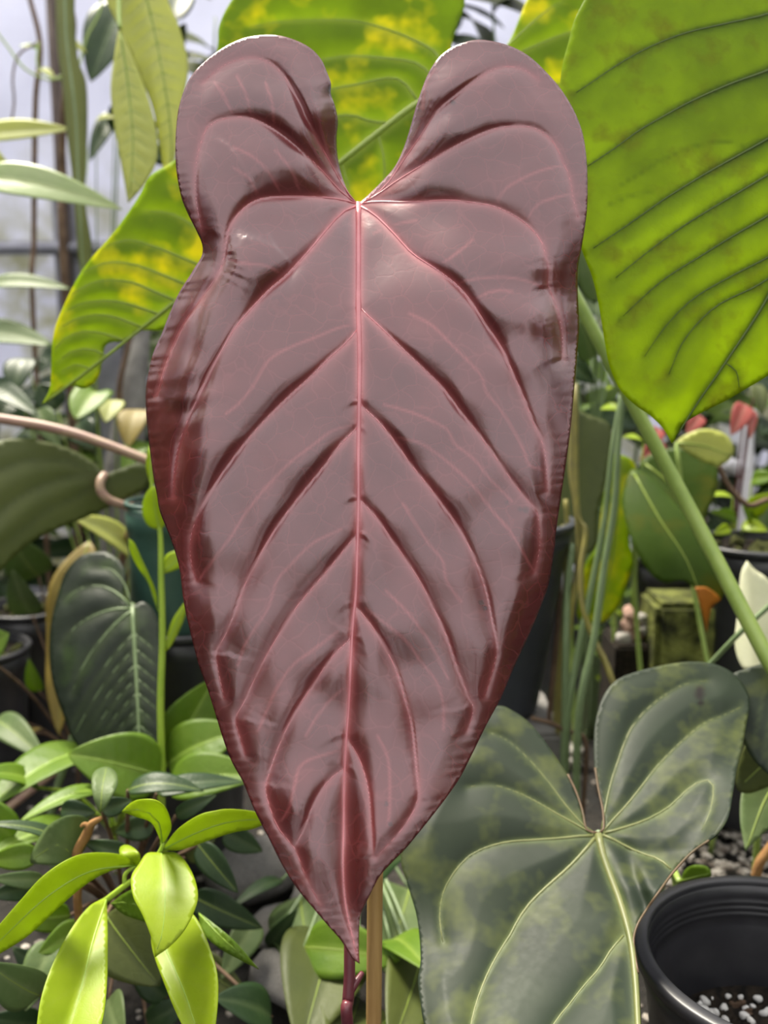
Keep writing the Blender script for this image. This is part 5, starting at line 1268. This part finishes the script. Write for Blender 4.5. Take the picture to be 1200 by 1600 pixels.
one_leaf('olive_leaf_plant', 'plant with a shaded olive leaf under the grey-green leaf edge', [(1160, 1175), (1180, 1135), (1205, 1115), (1260, 1110), (1260, 1200), (1200, 1230), (1165, 1240), (1150, 1225)], (1240, 1150), (1155, 1230), 0.74, 0.72, M['olive'], M['greenvein'], [(1240, 1150), (1157, 1228)], (1240, 1380, 0.78))
one_leaf('ribbed_leaf_plant', 'plant with a pale ribbed leaf hanging over the gravel by the black pot', [(1175, 1205), (1200, 1190), (1250, 1190), (1250, 1270), (1210, 1290), (1185, 1310), (1165, 1330, 1), (1157, 1280), (1160, 1235)], (1230, 1200), (1166, 1326), 0.76, 0.70, M['greygreen'], M['greenvein'], [(1230, 1200), (1195, 1250), (1168, 1322)], (1250, 1400, 0.80), nv=9)
hang('thick tan twig leaning by the black pot', [(1225, 1300, 0.80), (1200, 1330, 0.80), (1183, 1360, 0.80)], 0.004, M['rust'], 'dry_twig', 'twig')
one_leaf('small_lime_seedling', 'seedling with one bright green leaf at the black pot rim', [(1062, 1378, 1), (1070, 1360), (1085, 1352), (1105, 1355), (1112, 1368), (1095, 1378)], (1062, 1378), (1112, 1366), 0.70, 0.69, M['mid'], M['limevein'], [(1063, 1376), (1108, 1365)], (1060, 1420, 0.74), nv=0)
# red leaved plant, lime leaves, pipe, black pots further right
rl = P(1120, 1000, 1.22)
small_plant('coral_leaf_plant', 'plant with small coral red leaves under the broad green leaf', (rl.x, rl.y, 0), [
    ((1165, 632, 1.10), (1142, 680, 1.08), 34, M['redleafsmall'], dict(normal=Cn)),
    ((1172, 640, 1.10), (1172, 685, 1.08), 18, M['redleafsmall'], dict(normal=Cn)),
    ((1095, 650, 1.12), (1072, 678, 1.10), 26, M['redleafsmall'], dict(normal=Cn)),
    ((1035, 690, 1.12), (1000, 720, 1.10), 30, M['redleafsmall'], dict(normal=Cn)),
    ((1030, 670, 1.12), (1015, 700, 1.10), 24, M['redleafsmall'], dict(normal=Cn)),
    ((1180, 600, 1.12), (1190, 650, 1.10), 26, M['olive'], dict(normal=Cn)),
], M['redstem'], stem_r=0.0016)
lm = P(1150, 900, 1.15)
small_plant('tiny_lime_plant', 'low plant with small round lime leaves above the black pots', (lm.x, lm.y, 0), [
    ((1145, 778, 1.05), (1103, 776, 1.04), 18, M['lime'], dict(normal=U)),
    ((1170, 800, 1.05), (1210, 770, 1.03), 32, M['lime'], dict(normal=Cn)),
    ((1150, 810, 1.06), (1110, 800, 1.04), 20, M['mid'], dict(normal=Cn)),
    ((1160, 820, 1.05), (1200, 830, 1.03), 24, M['lime'], dict(normal=Cn)),
    ((1140, 825, 1.05), (1115, 835, 1.04), 18, M['lime'], dict(normal=Cn)),
    ((1175, 750, 1.06), (1215, 745, 1.04), 26, M['mid'], dict(normal=Cn)),
    ((1180, 830, 1.06), (1160, 790, 1.04), 22, M['mid'], dict(normal=Cn)),
], M['stemlime'], stem_r=0.0012)
lm2 = P(985, 900, 1.12)
small_plant('tiny_lime_plant', 'thin plant with two small oval lime leaves behind the green stalk', (lm2.x, lm2.y, 0), [
    ((965, 642, 1.04), (938, 640, 1.03), 20, M['lime'], dict(normal=U)),
    ((1005, 690, 1.04), (972, 684, 1.03), 22, M['lime'], dict(normal=U)),
], M['stemlime'], stem_r=0.0012)
pq = P(1160, 740, 1.35)
pipe = thing('pipe_fitting', 'pale grey branching plastic pipe beyond the crinkled leaf', 'pipe', (pq.x, pq.y, 0))
tube('riser', [(pq.x, pq.y, -0.005), tuple(W(1163, 800, 1.35)), tuple(W(1165, 690, 1.35)), tuple(W(1168, 640, 1.35))], 0.011, M['whitepipe'], pipe, 14, 2)
tube('branch', [W(1164, 735, 1.35), W(1145, 730, 1.34), W(1130, 722, 1.33)], 0.011, M['whitepipe'], pipe, 14, 2)
hang('bent brown twig below the pale pipe', [(1122, 728, 1.02), (1140, 762, 1.02), (1170, 790, 1.02), (1215, 800, 1.02)], 0.003, M['bark'], 'dry_twig', 'twig')
for k, (px, py, d, R_, lab) in enumerate([(1185, 845, 1.00, 0.062, 'black pot under the small round lime leaves'), (1062, 870, 1.10, 0.05, 'black pot behind the scorched leaf')]):
    c_ = P(px, py, d)
    pt_, mx_ = nursery_pot('nursery_pot', lab, 'pot', (c_.x, c_.y, 0), R_, c_.z, M['blackpot'], soil=c_.z - 0.012, rings=False)
    for j in range(14):
        a, r_ = rnd.uniform(0, 6.28), rnd.uniform(0, R_ * 0.75)
        drop('moss_tuft', MOSSM[j % 2], (c_.x + r_ * math.cos(a), c_.y + r_ * math.sin(a), c_.z - 0.008), (rnd.uniform(0.005, 0.011), rnd.uniform(0.005, 0.01), 0.006), mx_)
# mossy block with seedlings, pink stone, white stones, grey rocks
def rock(name, label, cat, c, s, mat, seed, group=None, lump=0.35):
    me = pebble_mesh(name, mat, seed, lump)
    o = drop(name, me, c, s, None, (0, 0, seed * 0.7)); ORIGIN[o.name] = (0, 0, 0)
    tag(o, label, cat, group); return o
mb = P(1065, 985, 1.02)
blk2 = box('mossy_block', (mb.x - 0.035, mb.y - 0.03, -0.006), (mb.x + 0.03, mb.y + 0.04, P(1065, 930, 1.02).z), M['moss'], None, 0.006); tag(blk2, 'moss covered block behind the velvet leaf', 'block')
bt = P(1065, 930, 1.02).z
sd_ = thing('moss_seedlings', 'cluster of pale green seedlings at the foot of the mossy block', 'plant', (mb.x + 0.01, mb.y - 0.05, 0))
for k in range(16):
    a0 = Vector((mb.x + 0.01 + rnd.uniform(-0.045, 0.045), mb.y - 0.055 + rnd.uniform(-0.012, 0.012), rnd.uniform(0.0, 0.05) + bt * 0.45))
    blade(sd_, a0, a0 + Vector((rnd.uniform(-0.025, 0.025), rnd.uniform(-0.03, 0), rnd.uniform(0.0, 0.03))), 0.010, M['mid'] if k % 3 else M['lime'], normal=Cn, nl=6, nw=4)
for k in range(4):
    tube('stem', [(mb.x + 0.02 * (k - 1.5), mb.y - 0.05, -0.01), (mb.x + 0.012 * k, mb.y - 0.052, bt * 0.3), (mb.x + 0.025 * (k - 1.5), mb.y - 0.055, bt * 0.55)], 0.0016, M['stemgrey'], sd_, 6)
ps = P(998, 965, 1.04)
for k in range(11):
    s = rnd.uniform(0.006, 0.011); row = k // 4
    rock('pink_stone', 'small pinkish pebble piled on the dark brick beside the mossy block', 'stone', (ps.x - 0.018 + 0.011 * (k % 4) + 0.004 * row, ps.y - 0.012 + 0.006 * (k % 3), ps.z - 0.019 + 0.011 * row), (s, s * 0.8, s), M['pinkstone'] if k % 3 else M['palestone'], 80 + k, 'pebbles on the dark brick')
sup = box('brick', (ps.x - 0.03, ps.y - 0.03, -0.006), (ps.x + 0.028, ps.y + 0.04, ps.z - 0.022), M['mix'], None, 0.003); tag(sup, 'dark weathered brick under the pinkish stone', 'brick')
for k in range(9):
    x, y = rnd.uniform(845, 900), rnd.uniform(1130, 1230)
    d = 0.5 / (0.1736 + (y - 800) / F * 0.985) * 0.93
    q = P(x, y, d); s = rnd.uniform(0.010, 0.018)
    rock('white_stone', 'rough white stone on the ground between the slate pot and the velvet leaf', 'stone', (q.x, q.y, s * 0.5), (s, s * 0.8, s * 0.75), M['palestone'], 30 + k, 'white stones')
hang('thin dark stick lying over the white stones', [(830, 1122, 0.90), (860, 1130, 0.90), (885, 1142, 0.90), (915, 1160, 0.90)], 0.0022, M['bark'], 'dry_twig', 'twig')
for k, (px, py, s) in enumerate([(395, 1345, 0.045), (440, 1430, 0.025), (455, 1510, 0.03), (490, 1385, 0.022)]):
    d = 0.5 / (0.1736 + (py - 800) / F * 0.985) * 0.97
    q = P(px, py, d)
    rock('grey_rock', 'rounded grey rock on the soil under the maroon leaf', 'rock', (q.x, q.y, s * 0.2), (s * 1.3, s, s * 0.5), M['stone'], 50 + k, 'grey rocks on the soil')
# loose perlite and bark on the soil: too many to count
M['grit'] = plain_mat('dusty_grit', (0.10, 0.08, 0.065), (0.50, 0.46, 0.41), 0.9, 0.2, 90, detail=1)
bm = bmesh.new()
rg = random.Random(9)
for k in range(700):
    if k % 3 == 1: x, y = rg.uniform(1040, 1210), rg.uniform(1290, 1400)
    else: x, y = rg.uniform(-60, 1260), rg.uniform(1080, 1640)
    d = 0.5 / (0.1736 + (y - 800) / F * 0.985)
    q = P(x, y, d); s = rg.uniform(0.0015, 0.005)
    mt = Matrix.Translation((q.x, q.y, s * 0.2 - 0.004)) @ Matrix.Rotation(rg.uniform(0, 6), 4, 'Z') @ Matrix.Diagonal((s * 1.2, s, s * 0.8, 1))
    bmesh.ops.create_icosphere(bm, subdivisions=1, radius=1.0, matrix=mt)
me = bpy.data.meshes.new('gravel'); bm.to_mesh(me); bm.free(); me.materials.append(M['grit'])
gr = bpy.data.objects.new('gravel', me); COL.objects.link(gr); tag(gr, 'loose pale perlite and grit strewn over the dark soil', 'gravel', kind='stuff')

# foliage showing in the gap right of the maroon leaf
gq = P(925, 900, 1.16)
small_plant('teal_leaf_plant', 'plant with pale bluish green leaves between the maroon leaf and the green stalk', (gq.x, gq.y, 0), [
    ((935, 470, 0.98), (905, 375, 0.97), 50, M['greygreen'], dict(normal=Cn, arch=0.05, vmat=M['greenvein'])),
    ((925, 560, 1.02), (905, 500, 1.0), 50, M['greygreen'], dict(normal=Cn, arch=0.05)),
    ((945, 470, 1.04), (925, 430, 1.03), 40, M['dark'], dict(normal=(0, -1, 0))),
    ((880, 560, 1.04), (930, 600, 1.02), 40, M['dark'], dict(normal=(0, -1, 0))),
], M['stemgrey'])
mq = P(930, 860, 1.24)
bush('plant with many tiny yellow-green leaves behind the flat olive leaf', (mq.x, mq.y, 0), P(930, 560, 1.24).z, 0.05, 6, 9, 0.028, [M['mid'], M['lime'], M['dark']], 91, name='tiny_leaf_plant')

# tall leafy shrubs along the aisle and the side walls, all outside this view: one mesh each, sharing their shape
def merged(root):
    vs_, fs, mi, mats, at = [], [], [], [], []
    for ch in root.children:
        me = ch.data; off = len(vs_)
        m_ = me.materials[0]
        if m_ not in mats: mats.append(m_)
        vs_ += [tuple(v.co) for v in me.vertices]
        at += [a_.value for a_ in me.attributes['vein'].data] if 'vein' in me.attributes else [0.0] * len(me.vertices)
        for f_ in me.polygons:
            fs.append(tuple(off + i for i in f_.vertices)); mi.append(mats.index(m_))
    me = bpy.data.meshes.new('aisle_shrub'); me.from_pydata(vs_, [], fs)
    for m_ in mats: me.materials.append(m_)
    me.polygons.foreach_set('material_index', mi); me.polygons.foreach_set('use_smooth', [True] * len(fs))
    me.attributes.new('vein', 'FLOAT', 'POINT').data.foreach_set('value', at)
    for ch in list(root.children): bpy.data.objects.remove(ch)
    bpy.data.objects.remove(root)
    return me
AM = [merged(bush('proto', (0, 0, 0), h, 0.26, 9, 10, 0.24, [M['dark'], M['dark'], M['mid'], M['olive']], 200 + i, name='aisle_shrub', ratio=0.5)) for i, h in enumerate((1.35, 1.45))]
spots = [(sx * 1.22, y) for sx in (-1, 1) for y in (-1.05, -0.6, -0.15, 0.30, 0.75, 1.20)] + [(x, -1.45) for x in (-0.9, -0.45, 0.0, 0.45, 0.9)]
for i, (x, y) in enumerate(spots):
    o = bpy.data.objects.new('aisle_shrub', AM[i % 2]); COL.objects.link(o)
    o.location = (x, y, 0); o.rotation_euler = (0, 0, i * 1.3)
    k = 0.78 if y < -1.2 else 1.0
    o.scale = (k, k, k)
    tag(o, 'tall dark leafy shrub standing along the aisle of the greenhouse', 'plant', 'tall shrubs along the aisle')
